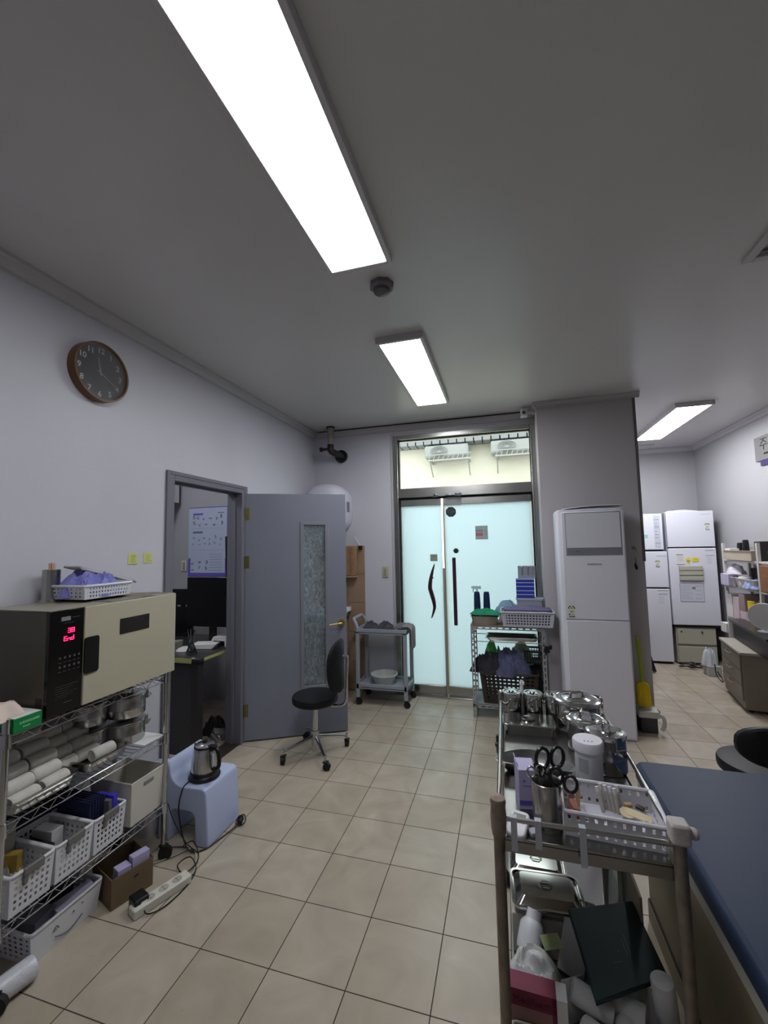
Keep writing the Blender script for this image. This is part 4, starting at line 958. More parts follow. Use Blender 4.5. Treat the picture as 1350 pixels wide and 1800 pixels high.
m.grid(dr_,22,18); single('draped_towel',m,M('towel_greyish',(128,124,128),.95,var=.12,scale=30,bump=.4,bscale=200),'grey towel draped over the right end of the grey trolley','towel',solid=.007)
m=MB(); m.lathe([(0,.0),(.088,0),(.092,.006),(.115,.07),(.128,.088),(.136,.090),(.135,.095),(.125,.094),(.111,.07),(.088,.010),(0,.008)],n=48)
single('wash_bowl',m,M('bowl_white',(204,206,200),.35),'round white washing bowl on the lower shelf of the grey trolley','bowl',(-.615,2.655,.178))
# ================================================================ SLOTTED ANGLE RACK
ang=M('angle_grey',(160,162,164),.4,.3); rust=M('board_edge_brown',(112,92,76),.7,var=.15,scale=20)
t=thing('slotted_angle_rack','white slotted-angle rack standing in front of the wide glass door','rack',(0,0,0))
rx0,rx1,ry0,ry1=.268,.905,2.465,2.80
def slotted(m,p,d1,L,w=.032,dirs=((1,0,0),(0,1,0)),n=None):
    # L-profile: two perforated webs
    p=Vector(p); d1=Vector(d1); n=n or max(3,int(L/.05))
    for q in dirs:
        q=Vector(q)*w; m.perf(p,p+d1*L,p+d1*L+q,p+q,n,1,.62,.36,.02,.32)
for x,sx in ((rx0,1),(rx1,-1)):
    for y,sy in ((ry0,1),(ry1,-1)):
        m=MB(); slotted(m,(x,y,.0),(0,0,1),.80,dirs=((sx,0,0),(0,sy,0)),n=15); build('post',m,ang,parent=t,solid=.002,smooth=False)
for z in (.775,.665,.085):
    m=MB()
    for y,sy in ((ry0,1),(ry1,-1)): slotted(m,(rx0,y,z),(1,0,0),rx1-rx0,.028,((0,0,1),(0,sy,0)),11) if z!=.665 else m.box((rx0,y-.002,z),(rx1,y+.002,z+.006))
    for x,sx in ((rx0,1),(rx1,-1)): slotted(m,(x,ry0,z),(0,1,0),ry1-ry0,.028,((0,0,1),(sx,0,0)),6) if z!=.665 else m.box((x-.002,ry0,z),(x+.002,ry1,z+.006))
    build('rail',m,ang,parent=t,solid=.002,smooth=False)
build('top_board',MB().box((rx0,ry0,.801),(rx1,ry1,.813)),rust,parent=t,bevel=.002)
for x,s_ in ((rx0,1),(rx1,-1)):
    m=MB(); m.prism([(x,.80),(x+s_*.07,.80),(x,.73)],ry0-.003,ry0-.001,axis='y'); build('corner_plate',m,ang,parent=t,smooth=False)
build('bottom_board',MB().box((rx0+.004,ry0+.004,.113),(rx1-.004,ry1-.004,.122)),M('board_grey',(130,130,128),.6),parent=t)
# black hamper with clothes
bm=M('hamper_black',(52,45,40),.6)
perf_basket('laundry_hamper','dark brown perforated laundry hamper at the bottom of the slotted-angle rack','hamper',(.585,2.595,.1235),0,.25,.115,.265,11,6,8,.88,bm,uf=.62,vf=.45,mu=.07,mv=.05,rimw=.009,th=.003)
perf_basket('black_crate','small dark green-black crate at the right of the clothes on the rack','crate',(.80,2.69,.46),0,.075,.09,.11,6,7,4,.93,M('crate_green',(36,48,42),.6),uf=.7,vf=.7,rimw=.005,mu=.05,mv=.12)
cart('crate_base','closed dark carton under the small crate on the bottom shelf',(.80,2.745,.1235),(.16,.085,.335),M('carton_dark',(48,46,46),.7))
navy=M('cloth_navy',(80,84,112),.92,var=.2,scale=25,bump=.4,bscale=150); dg=M('cloth_black',(44,42,48),.92,var=.25,scale=25,bump=.4,bscale=150)
single('crumpled_cloth',MB().heap(.16,.13,.20,41,fold=2.6,rag=.25),dg,'black crumpled clothes on the left of the laundry hamper','cloth',(.43,2.59,.38))
single('crumpled_cloth',MB().heap(.20,.14,.24,43,fold=1.9,rag=.25),navy,'slate blue cloth heaped over the front of the laundry hamper','cloth',(.60,2.58,.375))
gb=M('bag_green',(86,190,96),.35,var=.12,scale=15); pg=M('bag_palegreen',(168,190,164),.35,var=.1,scale=15)
single('plastic_bag',MB().heap(.085,.07,.20,51,fold=1.3,rag=.2,p=4),gb,'bright green plastic bag on top of the dark clothes','bag',(.46,2.70,.44))
single('plastic_bag',MB().heap(.11,.07,.22,53,fold=1.3,rag=.25,p=4),pg,'pale green plastic bag behind the slate blue cloth','bag',(.70,2.70,.43))
# steel tray on the middle rails with a black clamp
steel_tray('shallow stainless tray on the middle rails of the slotted-angle rack',(.625,2.60,.673),.225,.12,.028,group=None,r=.03,mt=polish)
t=thing('spring_clamp','black clamp fixed to the right post of the slotted-angle rack','clamp',(.912,2.455,.60))
m=MB(); m.box((-.022,-.02,0),(.02,.0,.055)); m.cyl((.03,-.01,.03),(.03,-.01,.065),.012,n=10); m.cyl((.0,-.01,.04),(.035,-.01,.045),.007,n=8); build('jaw',m,black,parent=t,bevel=.003)
m=MB(); m.tube([(-.005,-.01,0),(-.02,-.01,-.02)],.006,6); build('screw',m,black,parent=t)
# --- on top of the rack
T_=.8135
steel_tray('deep stainless tray of small steel cups at the left front of the rack top',(.395,2.545,T_),.118,.07,.075,group=None,r=.015,taper=.9,mt=satin)
cupm=None
for k,(x,lab) in enumerate(((.325,'small steel cup at left in the deep tray on the rack'),(.395,'small steel cup in the middle of the deep tray on the rack'),(.465,'small lidded steel cup at right in the deep tray on the rack'))):
    m=MB(); m.lathe([(0,0),(.028,0),(.031,.075),(.033,.078),(.03,.08),(0,.078 if k==2 else .01)],n=24); single('steel_cup',m,polish,lab,'cup',(x,2.53,T_+.005),group='steel cups in the deep tray')
gc=M('cloth_green',(24,136,94),.85,var=.12,scale=20,bump=.2,bscale=120)
single('green_cloth',MB().heap(.125,.085,.055,61,fold=1.9,rag=.2),gc,'folded green surgical cloth lying over the deep tray','cloth',(.395,2.575,T_+.083))
def bottle(label,x,y,z,cap,bodym,h=.17,name='bottle',r=.032,grp=None):
    t=thing(name,label,'bottle',(x,y,z),0,grp)
    build('body',MB().lathe([(0,0),(r,0),(r*1.02,.01),(r,h*.55),(r*.95,h*.62),(0,h*.62)],n=24),bodym,parent=t)
    build('cap',MB().lathe([(r*.98,h*.60),(r*.9,h*.9),(r*.72,h),(0,h)],n=24),cap,parent=t)
    build('label_patch',MB().box((-.008,-r*1.04,h*.12),(.012,-r*.9,h*.4)),M('label_pale',(140,170,180),.5),parent=t)
    return t
nv=M('bottle_navy',(22,40,78),.35)
b0=bottle('navy bottle at left behind the green cloth on the rack',.318,2.72,T_,nv,nv,.27,grp='navy bottles on the rack')
dup(b0,(.408,2.725,T_),None,'navy bottle at right behind the green cloth on the rack')
t=thing('spray_bottle','spray bottle with pale trigger head behind the left navy bottle','bottle',(.315,2.785,T_))
build('body',MB().lathe([(0,0),(.03,0),(.03,.16),(.013,.22),(.013,.245),(0,.245)],n=24),M('spray_body',(140,170,172),.3),parent=t)
m=MB(); m.cyl((0,0,.24),(0,0,.268),.016,n=16); m.box((-.045,-.011,.290),(.04,.011,.318)); m.cyl((0,0,.265),(0,0,.3),.010); m.tube([(-.025,0,.295),(-.038,0,.275),(-.034,0,.255)],.005,8); m.cyl((-.045,0,.305),(-.055,0,.305),.007)
build('trigger_head',m,M('spray_head',(188,214,210),.4),parent=t,bevel=.003)
perf_basket('storage_basket','large pale grey perforated basket at the right front of the rack top','basket',(.762,2.545,T_),0,.222,.125,.125,15,8,4,.92,M('basket_palegrey',(184,186,194),.42),uf=.62,vf=.62,mu=.07,mv=.16,rimw=.008)
pt=M('towel_slate',(104,100,130),.92,var=.1,scale=30,bump=.4,bscale=200)
m=MB(); m.rbox(0,0,.20,.105,0,.035,r=.05); m.heap(.2,.105,.03,71,c=(0,0,.03),fold=1.3,rag=.1)
single('folded_towel',m,pt,'folded slate purple towel on top of the large grey basket','towel',(.765,2.545,T_+.112),bevel=.006)
m=MB(); m.rbox(0,0,.18,.09,0,.108,r=.03); single('towel_stack',m,pt,'slate purple towels filling the large grey basket','towel',(.765,2.545,T_+.004),bevel=.01)
m=MB(); m.heap(.115,.06,.12,81,fold=1.4,rag=.2); single('blue_bag',m,M('bag_skyblue',(126,162,186),.5,var=.1,scale=12),'pale blue soft bag behind the large basket on the rack','bag',(.60,2.735,T_+.085))
cart('carton_support','low grey carton under the pale blue bag on the rack',(.62,2.735,T_),(.2,.1,.085),M('carton_grey',(150,154,160),.7))
t=thing('lidded_tub','grey tub with a flat lid behind the basket at the right end of the rack','tub',(.80,2.73,T_))
build('body',MB().rbox(0,0,.115,.068,0,.20,r=.02,taper=.92),M('tub_grey',(150,154,166),.4),parent=t); build('lid',MB().rbox(0,0,.122,.072,.20,.218,r=.02),M('tub_grey_lid',(162,166,176),.4),parent=t,bevel=.002)
t=thing('striped_box','blue box with pale horizontal stripes standing on the grey tub','box',(.765,2.73,T_+.2185))
build('box_body',MB().box((-.08,-.045,0),(.08,.045,.18)),M('box_blue',(40,56,150),.5),parent=t,bevel=.002)
m=MB()
for z in (.03,.065,.105,.14): m.box((-.0805,-.0458,z),(.0805,.0458,z+.006))
m.box((-.081,-.046,.172),(.081,.046,.181)); build('stripes',m,M('stripe_pale',(176,190,222),.5),parent=t,smooth=False)
t=thing('cutlery_holder','grey cutlery caddy with steel spoons standing on the striped blue box','caddy',(.785,2.73,T_+.4005))
m=MB(); m.box((-.078,-.03,0),(.078,-.026,.115)); m.box((-.078,.026,0),(.078,.03,.115)); m.box((-.078,-.026,0),(-.074,.026,.115)); m.box((.074,-.026,0),(.078,.026,.115)); m.box((-.074,-.026,0),(.074,.026,.004)); build('caddy',m,M('caddy_grey',(142,146,158),.45),parent=t,bevel=.002)
m=MB()
for x in (-.045,.01,.05): m.cyl((x,-.034,.03),(x+.006,-.034,.10),.004,.007,n=8); m.ball((x+.006,-.034,.105),.011,10,sy=.4)
build('spoons',m,polish,parent=t)
# ================================================================ AIR CONDITIONER TOWER
acw=M('ac_white',(218,218,226),.4); acp=M('ac_panel',(206,206,214),.45)
t=thing('tower_air_conditioner','tall white floor-standing air conditioner against the column','air conditioner',(1.278,2.28,.002))
W2=.252
build('body',MB().rbox(0,.155,W2,.155,0,1.80,r=.03,k=6),acw,parent=t)
build('top_cap',MB().rbox(0,.155,W2-.006,.149,1.80,1.812,r=.03,k=6),acw,parent=t,bevel=.004)
m=MB(); m.box((-.222,-.012,.918),(.238,.003,1.79)); build('upper_front',m,acw,parent=t,bevel=.005)
m=MB(); m.box((-.222,-.012,.012),(.238,.003,.910)); build('lower_front',m,acw,parent=t,bevel=.005)
m=MB(); m.box((-.195,-.0135,1.432),(.222,-.012,1.785)); build('outlet_frame',m,M('ac_frame_grey',(140,140,150),.4),parent=t)
m=MB(); m.box((-.188,-.016,1.495),(.214,-.0135,1.778)); build('outlet_panel',m,acp,parent=t,bevel=.002)
m=MB(); m.box((-.188,-.015,1.44),(.216,-.0135,1.490)); build('display_strip',m,M('ac_strip',(122,122,132),.3),parent=t)
m=MB(); m.cyl((-.12,-.0155,1.466),(-.12,-.0145,1.466),.007,n=12); m.cyl((-.1,-.0155,1.466),(-.1,-.0145,1.466),.007,n=12); build('indicator',m,M('ac_dark',(96,98,110),.4),parent=t)
m=MB(); m.text('SAMSUNG',.021,lambda c:(.012+c.x*1.1,-.0128-c.z,1.36+c.y)); build('lettering',m,ink,parent=t,smooth=False)
def energy(parent,x,y,z,s=1.0,name='energy_sticker'):
    m=MB(); m.box((x-.028*s,y-.001,z),(x+.028*s,y,z+.135*s))
    cz=z+.075*s
    for i in range(5):
        a0=PI*(i)/5+.05; a1=PI*(i+1)/5-.05
        P_=[(x+rr*s*math.cos(a),cz+rr*s*math.sin(a)) for rr,a in ((.020,a0),(.030,a0),(.030,a1),(.020,a1))]
        m.prism(P_,y-.0016,y-.001,m=2 if i in(0,1,3,4) else 3,axis='y')
    m.prism([(x-.014*s,cz),(x+.014*s,cz),(x,cz+.022*s)],y-.0016,y-.001,m=1,axis='y'); m.box((x-.014*s,y-.0016,z+.045*s),(x+.014*s,y-.001,z+.058*s),m=1)
    m.box((x-.024*s,y-.0016,z+.022*s),(x-.012*s,y-.001,z+.034*s),m=2); m.box((x-.006*s,y-.0016,z+.024*s),(x+.02*s,y-.001,z+.03*s),m=4); m.box((x-.022*s,y-.0016,z+.006*s),(x+.024*s,y-.001,z+.014*s),m=2)
    return build(name,m,[M('sticker_white',(214,214,216),.5),M('sticker_lime',(160,168,70),.5),M('sticker_dark2',(60,66,64),.5),M('sticker_yellow',(206,200,110),.5),M('sticker_grey',(140,140,150),.5)],parent=parent,smooth=False)
energy(t,-.178,-.0125,.93,.95)
m=MB(); m.grid(lambda u,v:(-.20+.46*u,.02+.22*v,.0+.018*u+.022*math.sin(u*PI)*.5),16,4)
single('curved_board',m,M('board_white',(206,206,208),.45),'thin curved white board lying on top of the tall air conditioner','board',(1.28,2.285,1.822),solid=.008)
# ---- broom, dustpan, keys
t=thing('broom','short broom with lime handle and yellow bristles in front of the column','broom',(1.645,2.52,.19))
build('handle',MB().tube([(0,0,.17),(-.006,.01,.36),(-.012,.03,.555)],.012,12,radii=[.011,.013,.015]),M('lime',(150,176,20),.4),parent=t)
m=MB(); m.prism([(-.045,0),(.058,0),(.045,.175),(.02,.195),(-.03,.195),(-.05,.175)],-.018,.018,axis='y'); build('bristles',m,M('yellow_bristle',(208,176,0),.7,var=.15,scale=60,stretch=(1,1,.1)),parent=t,bevel=.008)
t=thing('dustpan','lidded dustpan with white hood and dark tray under the yellow broom','dustpan',(1.66,2.53,.002))
build('tray',MB().box((-.06,-.07,0),(.06,.08,.12)),M('pan_dark',(58,58,62),.5),parent=t,bevel=.006)
m=MB(); m.box((-.075,-.08,.12),(.075,.085,.17)); m.tube(bez([(.06,-.06,.15),(.1,-.07,.13),(.105,-.07,.07),(.085,-.07,.03)]),.014,10); build('hood',m,M('pan_white',(188,190,182),.5),parent=t,bevel=.012)
m=MB(); m.cyl((.088,.02,.13),(.1,.02,.13),.028,n=16); build('pivot',m,black,parent=t)
t=thing('key_bunch','dark keys hanging from a nail on the column beside the air conditioner','keys',(1.676,2.612,1.40))
m=MB(); m.cyl((0,0,0),(0,.008,0),.004); build('nail',m,steel,parent=t)
m=MB(); m.tube([(0,-.002,0),(0,-.002,-.05)],.002,6); m.box((-.009,-.006,-.085),(.005,0,-.05)); m.box((-.004,-.009,-.1),(.012,-.004,-.07)); build('keys',m,black,parent=t)
t=thing('wall_hook','small white hook on the column above the keys','hook',(1.668,2.618,1.485))
m=MB(); m.cyl((0,0,0),(0,-.01,0),.014,n=16); m.tube([(.0,-.01,0),(.012,-.02,-.012),(.012,-.016,-.025)],.004,6); build('hook',m,M('hook_grey',(140,138,140),.5),parent=t)
# ================================================================ REFRIGERATORS IN THE RECESS
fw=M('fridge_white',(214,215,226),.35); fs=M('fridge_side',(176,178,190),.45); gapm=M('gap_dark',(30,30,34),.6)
def fridge(name,label,x0,x1,y0,y1,z0,z1,splits,group=None,foot=True):
    t=thing(name,label,'refrigerator',((x0+x1)/2,(y0+y1)/2,z0),0,group); hx=(x1-x0)/2; hy=(y1-y0)/2; H_=z1-z0
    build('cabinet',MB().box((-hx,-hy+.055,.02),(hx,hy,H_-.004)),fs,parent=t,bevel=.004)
    build('gasket',MB().box((-hx+.01,-hy+.045,.03),(hx-.01,-hy+.056,H_-.01)),gapm,parent=t)
    build('plinth',MB().box((-hx+.01,-hy+.03,0),(hx-.01,hy-.02,.03)),gapm,parent=t)
    for a,b in splits: build('door',MB().box((-hx,-hy,a-z0),(hx,-hy+.046,b-z0)),fw,parent=t,bevel=.006)
    return t,hy
f1,hy=fridge('refrigerator','narrow white two-door refrigerator at the far left of the recess',2.02,2.575,4.655,5.27,0,1.405,((.03,.930),(.950,1.403)))
energy(f1,.165,-hy-.0005,1.20,.9)
m=MB(); m.box((.14,-hy-.001,.905),(.26,-hy,.912)); m.box((.15,-hy-.001,.86),(.25,-hy,.868)); m.box((.16,-hy-.001,1.345),(.27,-hy,1.349))
for k in range(5): m.box((.15,-hy-.001,.83-k*.018),(.21,-hy,.832-k*.018))
build('printed_marks',m,M('mark_grey',(120,120,134),.6),parent=f1,smooth=False)
f2,hy=fridge('refrigerator','small white freezer box standing on top of the narrow refrigerator',2.02,2.548,4.66,5.25,1.407,1.89,((1.428,1.888),))
m=MB(); m.box((.165,-hy-.001,.04),(.235,-hy,.46),m=1)
for k,(w,z) in enumerate(((.05,.40),(.04,.355),(.05,.32),(.05,.30),(.03,.25),(.04,.21),(.035,.17),(.06,.10))): m.box((.172,-hy-.0016,z),(.172+w,-hy-.001,z+.006),m=0)
m.box((.0,-hy-.001,.17),(.09,-hy,.215),m=2)
for k in range(5): m.box((-.09+k*.02,-hy-.001,.24+.02*math.sin(k)),(-.08+k*.02,-hy,.26+.02*math.sin(k)),m=1)
build('printed_marks',m,[M('mark_grey',(120,120,134),.6),M('mark_pale',(190,194,206),.6),M('mark_teal',(150,196,196),.6)],parent=f2,smooth=False)
t=thing('filing_cabinet','low cream two-drawer cabinet under the wide refrigerator','cabinet',(2.835,4.98,0))
cream=M('cabinet_cream',(176,174,158),.45)
build('carcass',MB().box((-.215,-.29,.02),(.215,.29,.455)),cream,parent=t,bevel=.003); build('plinth',MB().box((-.2,-.27,0),(.2,.28,.02)),gapm,parent=t)
for z in (.035,.255):
    d_=build('drawer',MB().box((-.205,-.312,z),(.205,-.29,z+.19 if z<.1 else z+.185)),cream,parent=t,bevel=.003)
    if z>.1: build('keyhole',MB().cyl((-.16,-.316,z+.15),(-.16,-.312,z+.15),.010).cyl((.06,-.32,z+.15),(.06,-.312,z+.15),.010),M('lock_grey',(90,88,84),.4,.5),parent=d_)
f3,hy=fridge('refrigerator','wide white refrigerator with notes on its door, on the low cream cabinet',2.59,3.105,4.65,5.27,.457,1.908,((.49,1.440),(1.456,1.905)))
energy(f3,.185,-hy-.0005,1.20,.9)
ym2=M('magnet_yellow',(228,204,60),.5)
X=lambda x:x-2.8475
Z=lambda z:z-.457
m=MB(); m.box((X(2.67),-hy-.002,Z(1.235)),(X(2.76),-hy-.0005,Z(1.372))); m.box((X(2.672),-hy-.0028,Z(1.355)),(X(2.745),-hy-.002,Z(1.365)),m=1)
for k in range(4): m.box((X(2.682),-hy-.0028,Z(1.335-k*.018)),(X(2.745),-hy-.002,Z(1.337-k*.018)),m=1)
m.box((X(2.67),-hy-.0028,Z(1.235)),(X(2.76),-hy-.002,Z(1.240)),m=2)
build('door_note',m,[paper,M('mark_grey',(120,120,134),.6),M('note_maroon',(120,70,90),.6)],parent=f3,smooth=False)
m=MB(); m.cyl((X(2.80),-hy-.004,Z(1.30)),(X(2.80),-hy-.0005,Z(1.30)),.026,n=20); m.box((X(2.785),-hy-.004,Z(1.255)),(X(2.815),-hy-.0005,Z(1.285))); build('yellow_magnet',m,ym2,parent=f3,smooth=False)
m=MB(); m.box((X(2.845),-hy-.004,Z(1.275)),(X(2.915),-hy-.0005,Z(1.322))); m.box((X(2.86),-hy-.0046,Z(1.295)),(X(2.9),-hy-.004,Z(1.302)),m=1); build('yellow_magnet',m,[ym2,M('magnet_orange',(206,150,40),.5)],parent=f3,smooth=False)
m=MB()
for z in (1.04,1.105,1.165): m.box((X(2.69),-hy-.022,Z(z)),(X(2.945),-hy-.0005,Z(z+.05)))
m.box((X(2.69),-hy-.012,Z(1.03)),(X(2.945),-hy-.0005,Z(1.225)),m=1)
build('letter_holder',m,[M('holder_cream',(172,170,156),.6),M('holder_clear',(164,170,172),.4)],parent=f3,bevel=.003)
m=MB(); m.box((X(2.685),-hy-.002,Z(.775)),(X(2.945),-hy-.0005,Z(1.005))); m.box((X(2.69),-hy-.0028,Z(.78)),(X(2.94),-hy-.002,Z(1.0)),m=1)
for k in range(9): m.box((X(2.70),-hy-.0034,Z(.97-k*.02)),(X(2.82 if k%3 else 2.79),-hy-.0028,Z(.972-k*.02)),m=2)
for k in range(4): m.box((X(2.85),-hy-.0034,Z(.965-k*.05)),(X(2.92),-hy-.0028,Z(.968-k*.05)),m=2)
m.box((X(2.82),-hy-.0034,Z(.93)),(X(2.855),-hy-.0028,Z(.96)),m=2)
build('posted_sheet',m,[M('sheet_frame',(140,142,156),.5),M('sheet_white',(200,202,214),.5),M('sheet_print',(120,122,140),.6)],parent=f3,smooth=False)
m=MB(); m.box((X(2.99),-hy-.001,Z(1.405)),(X(3.08),-hy,Z(1.412))); m.box((X(2.99),-hy-.001,Z(1.345)),(X(3.08),-hy,Z(1.351)))
for k in range(5): m.box((X(3.0),-hy-.001,Z(1.325-k*.018)),(X(3.05),-hy,Z(1.327-k*.018)))
m.box((X(2.97),-hy-.001,Z(1.86)),(X(3.07),-hy,Z(1.863)))
build('printed_marks',m,M('mark_grey',(120,120,134),.6),parent=f3,smooth=False)
m=MB(); m.heap(.2,.12,.035,91,fold=1.4,rag=.1); single('plastic_sheet',m,M('sheet_film',(196,200,208),.3),'pale crumpled plastic sheet on top of the wide refrigerator','plastic sheet',(2.83,4.85,1.909))
m=MB(); m.box((-.012,-.2,0),(.012,.2,.46),rot=Matrix.Rotation(-.25,3,'Y')); single('black_board',m,black,'black folded board leaning at the foot of the narrow refrigerator','board',(2.17,4.40,.012))
# things on the floor by the desk
m=MB(); m.heap(.075,.055,.22,95,fold=1.5,rag=.2); single('plastic_bag',m,M('bag_clearwhite',(196,202,210),.35,var=.1,scale=14),'translucent white bag beside the drawer cabinet near the refrigerators','bag',(2.80,4.28,.11))
cart('floor_box','small grey box under the translucent bag beside the drawer cabinet',(2.82,4.27,.002),(.13,.13,.11),M('box_pale',(170,170,168),.6))
for k,lab in enumerate(('black cable coiled on the floor in front of the cream cabinet','second black cable coil on the floor near the white bag')):
    c0=(2.66+.1*k,4.50-.03*k,.012)
    m=MB(); m.tube([(c0[0]+.10*math.cos(a*.5)*(1-a*.01),c0[1]+.04*math.sin(a*.5),c0[2]+.002*a+.01*math.sin(a)) for a in range(28)],.005,6); single('cable_coil',m,black,lab,'cable',group='cables by the refrigerators')
m=MB(); m.tube(bez([(2.76,4.05,.18),(2.75,4.0,.08),(2.77,3.96,.03),(2.80,3.98,.02),(2.78,4.05,.10)]),.005,6); single('cable',m,black,'thin black cable loop hanging beside the grey drawer cabinet','cable')
# ================================================================ DESK GROUP AT THE RIGHT
A=Vector((2.60,3.10,0)); th=math.atan2(.72,.13)
t=thing('drawer_cabinet','grey-brown three-drawer cabinet at the right, in front of the white rack','cabinet',(2.60,3.10,.03),th-PI/2)
cb=M('cabinet_greybrown',(124,116,104),.5,var=.03,scale=4)
# local: y runs along the drawer face, x goes into the cabinet
build('carcass',MB().box((.0,.0,0),(.195,.64,.475)),cb,parent=t,bevel=.004)
build('end_panel',MB().box((.195,.0,0),(.42,.10,.475)),cb,parent=t)
build('top_board',MB().box((-.02,-.02,.477),(.20,.665,.500)).box((.20,-.02,.477),(.43,.11,.5)),M('top_pale',(166,160,150),.45),parent=t,bevel=.003)
for z0,z1 in ((.335,.465),(.20,.328),(.07,.193)):
    d_=build('drawer',MB().box((-.014,.02,z0),(0,.62,z1)),cb,parent=t,bevel=.003)
    m=MB(); m.tube(fillet([(-.014,.25,z1-.03),(-.034,.26,z1-.034),(-.034,.39,z1-.034),(-.014,.40,z1-.03)],.01),.006,8); build('handle',m,M('handle_satin',(150,146,140),.35,.8),parent=d_)
for x in (.05,.16):
    for y in (.05,.59): build('foot',MB().cyl((x,y,-.03),(x,y,0),.018,n=12),black,parent=t)
t=thing('black_counter','black counter block standing behind the grey-brown drawer cabinet','counter',(2.72,3.14,0),th-PI/2)
build('counter_body',MB().box((.0,-.40,.532),(.095,.62,.70)),M('counter_black',(30,29,30),.45),parent=t,bevel=.003)
build('counter_top',MB().box((-.03,-.42,.70),(.10,.64,.725)),M('counter_top_black',(38,38,40),.3),parent=t,bevel=.004)
t=thing('desk_mirror','round white tilting mirror on a small foot on the black counter','mirror',(2.762,3.03,.7265))
m=MB(); m.lathe([(0,0),(.055,0),(.055,.008),(0,.012)],n=28); m.cyl((0,0,.0),(0,0,.05),.010); build('foot',m,white,parent=t)
m=MB(); m.cyl((-.01,-.012,.135),(.01,.012,.135),.115,n=44); build('disc',m,M('mirror_back',(196,196,196),.35),parent=t,bevel=.003)
# white rack
rk=M('rack_white',(196,194,190),.45)
t=thing('ladder_rack','white metal rack with baskets against the right wall behind the drawer cabinet','rack',(0,0,0))
for x in (2.935,3.16):
    for y in (2.72,3.40,4.06): build('post',MB().box((x-.014,y-.014,0),(x+.014,y+.014,1.50)),rk,parent=t,bevel=.002)
for z in (1.325,1.04,.70): build('shelf',MB().box((2.925,2.72,z-.02),(3.17,4.06,z)),rk,parent=t,bevel=.003)
m=MB(); m.tube([(2.93,4.06,.99),(2.93,3.95,.86)],.006,6); m.tube([(2.93,3.4,.99),(2.93,3.5,.86)],.006,6); build('brace',m,rk,parent=t)
single('wooden_tray',MB().tray(.10,.27,.10,r=.01,taper=.96),M('tray_birch',(196,186,166),.6,var=.05,scale=8),'pale wooden tray box on the top shelf of the white rack','tray',(3.0,3.72,1.326))
cart('white_box','white box at the far end of the pale wooden tray',(2.96,3.93,1.334),(.09,.1,.11),paper)
for k,(x,y,h,lab) in enumerate(((3.02,3.90,.17,'black bottle at left in the pale wooden tray'),(3.02,3.79,.20,'black bottle next to the tall one in the pale wooden tray'))):
    bottle(lab,x,y,1.334,black,black,h,r=.03,grp='black bottles in the wooden tray')
cart('black_box','upright black box near the inner post on the top shelf',(3.02,3.46,1.327),(.12,.10,.19),M('box_black',(44,40,40),.5))
wm=M('basket_white',(206,202,204),.45)
m1=MB().tray(.105,.135,.10,r=.02,taper=.85); 
single('shelf_basket',m1,wm,'white basket at the far end of the middle shelf of the white rack','basket',(3.0,3.95,1.042),group='white baskets on the middle rack shelf')
single('shelf_basket',MB().tray(.105,.19,.10,r=.02,taper=.85),wm,'long white basket with tissue roll on the middle shelf of the white rack','basket',(3.0,3.61,1.042),group='white baskets on the middle rack shelf')
cart('lilac_box','lilac box standing in the far white basket on the rack',(2.92,3.95,1.05),(.09,.17,.12),M('box_lilac',(186,180,206),.6))
m=MB(); m.heap(.08,.12,.11,101,fold=1.4); single('white_towel',m,M('towel_white2',(204,202,210),.9),'white folded towel above the lilac box on the rack','towel',(2.98,3.93,1.172))
m=MB(); m.lathe([(.02,0),(.052,0),(.054,.004),(.054,.1),(.052,.104),(.02,.104),(.02,0)],n=32); single('tissue_roll',m,M('tissue_white',(214,212,212),.9),'white tissue roll standing in the long white basket','tissue roll',(2.95,3.70,1.052))
m=MB(); m.heap(.08,.10,.10,103,fold=1.8,rag=.3); single('blue_cloth',m,M('cloth_babyblue',(146,164,206),.85),'light blue cloth in the long white basket on the rack','cloth',(2.94,3.53,1.055))
cart('dark_pouch','black pouch behind the white towel on the middle rack shelf',(3.09,3.74,1.042),(.08,.12,.2),M('pouch_black',(34,32,38),.6))
pk=[M('box_pink',(208,186,190),.6),M('box_mauve',(150,128,134),.6),paper]
q=0
for y,zz,h,mi,nm in ((3.99,.702,.14,2,'white carton low at the far end of the lower rack shelf'),(3.99,.843,.11,2,'white carton stacked upper at the far end of the lower rack shelf'),(3.86,.702,.11,0,'pale pink carton at the bottom of the second pile on the lower rack shelf'),(3.86,.813,.12,0,'pale pink carton on top of the second pile on the lower rack shelf'),(3.73,.702,.10,0,'pale pink carton at the bottom of the third pile on the lower rack shelf'),(3.74,.803,.17,1,'mauve carton on top of the third pile on the lower rack shelf'),(3.61,.702,.085,0,'pale pink carton under the yellow packet on the lower rack shelf')):
    cart('carton',nm,(3.0,y,zz),(.16,.115,h),pk[mi],group='cartons on the lower rack shelf')
cart('yellow_packet','bright yellow packet on the lower rack shelf near the inner post',(2.95,3.60,.79),(.04,.10,.13),M('packet_yellow',(232,206,30),.5),.1)
t=thing('brown_box','orange-brown wooden box with a lidded front on the near half of the white rack','box',(3.0,3.14,1.042))
bw=M('wood_orange',(134,92,62),.5,var=.12,scale=10)
build('carcass',MB().box((-.12,-.16,0),(.12,.16,.25)),bw,parent=t,bevel=.006); build('front_panel',MB().box((-.128,-.13,.01),(-.12,.10,.16)),bw,parent=t,bevel=.003); build('mug',MB().cyl((-.06,.14,.16),(-.06,.14,.25),.035,n=20),bw,parent=t)
m=MB(); m.lathe([(0,0),(.045,0),(.045,.08),(.05,.085),(.05,.1),(0,.1)],n=24); single('lidded_jar',m,M('jar_white',(200,198,206),.4),'white jar standing on the top shelf at the photo edge of the rack','jar',(2.98,3.22,1.326))
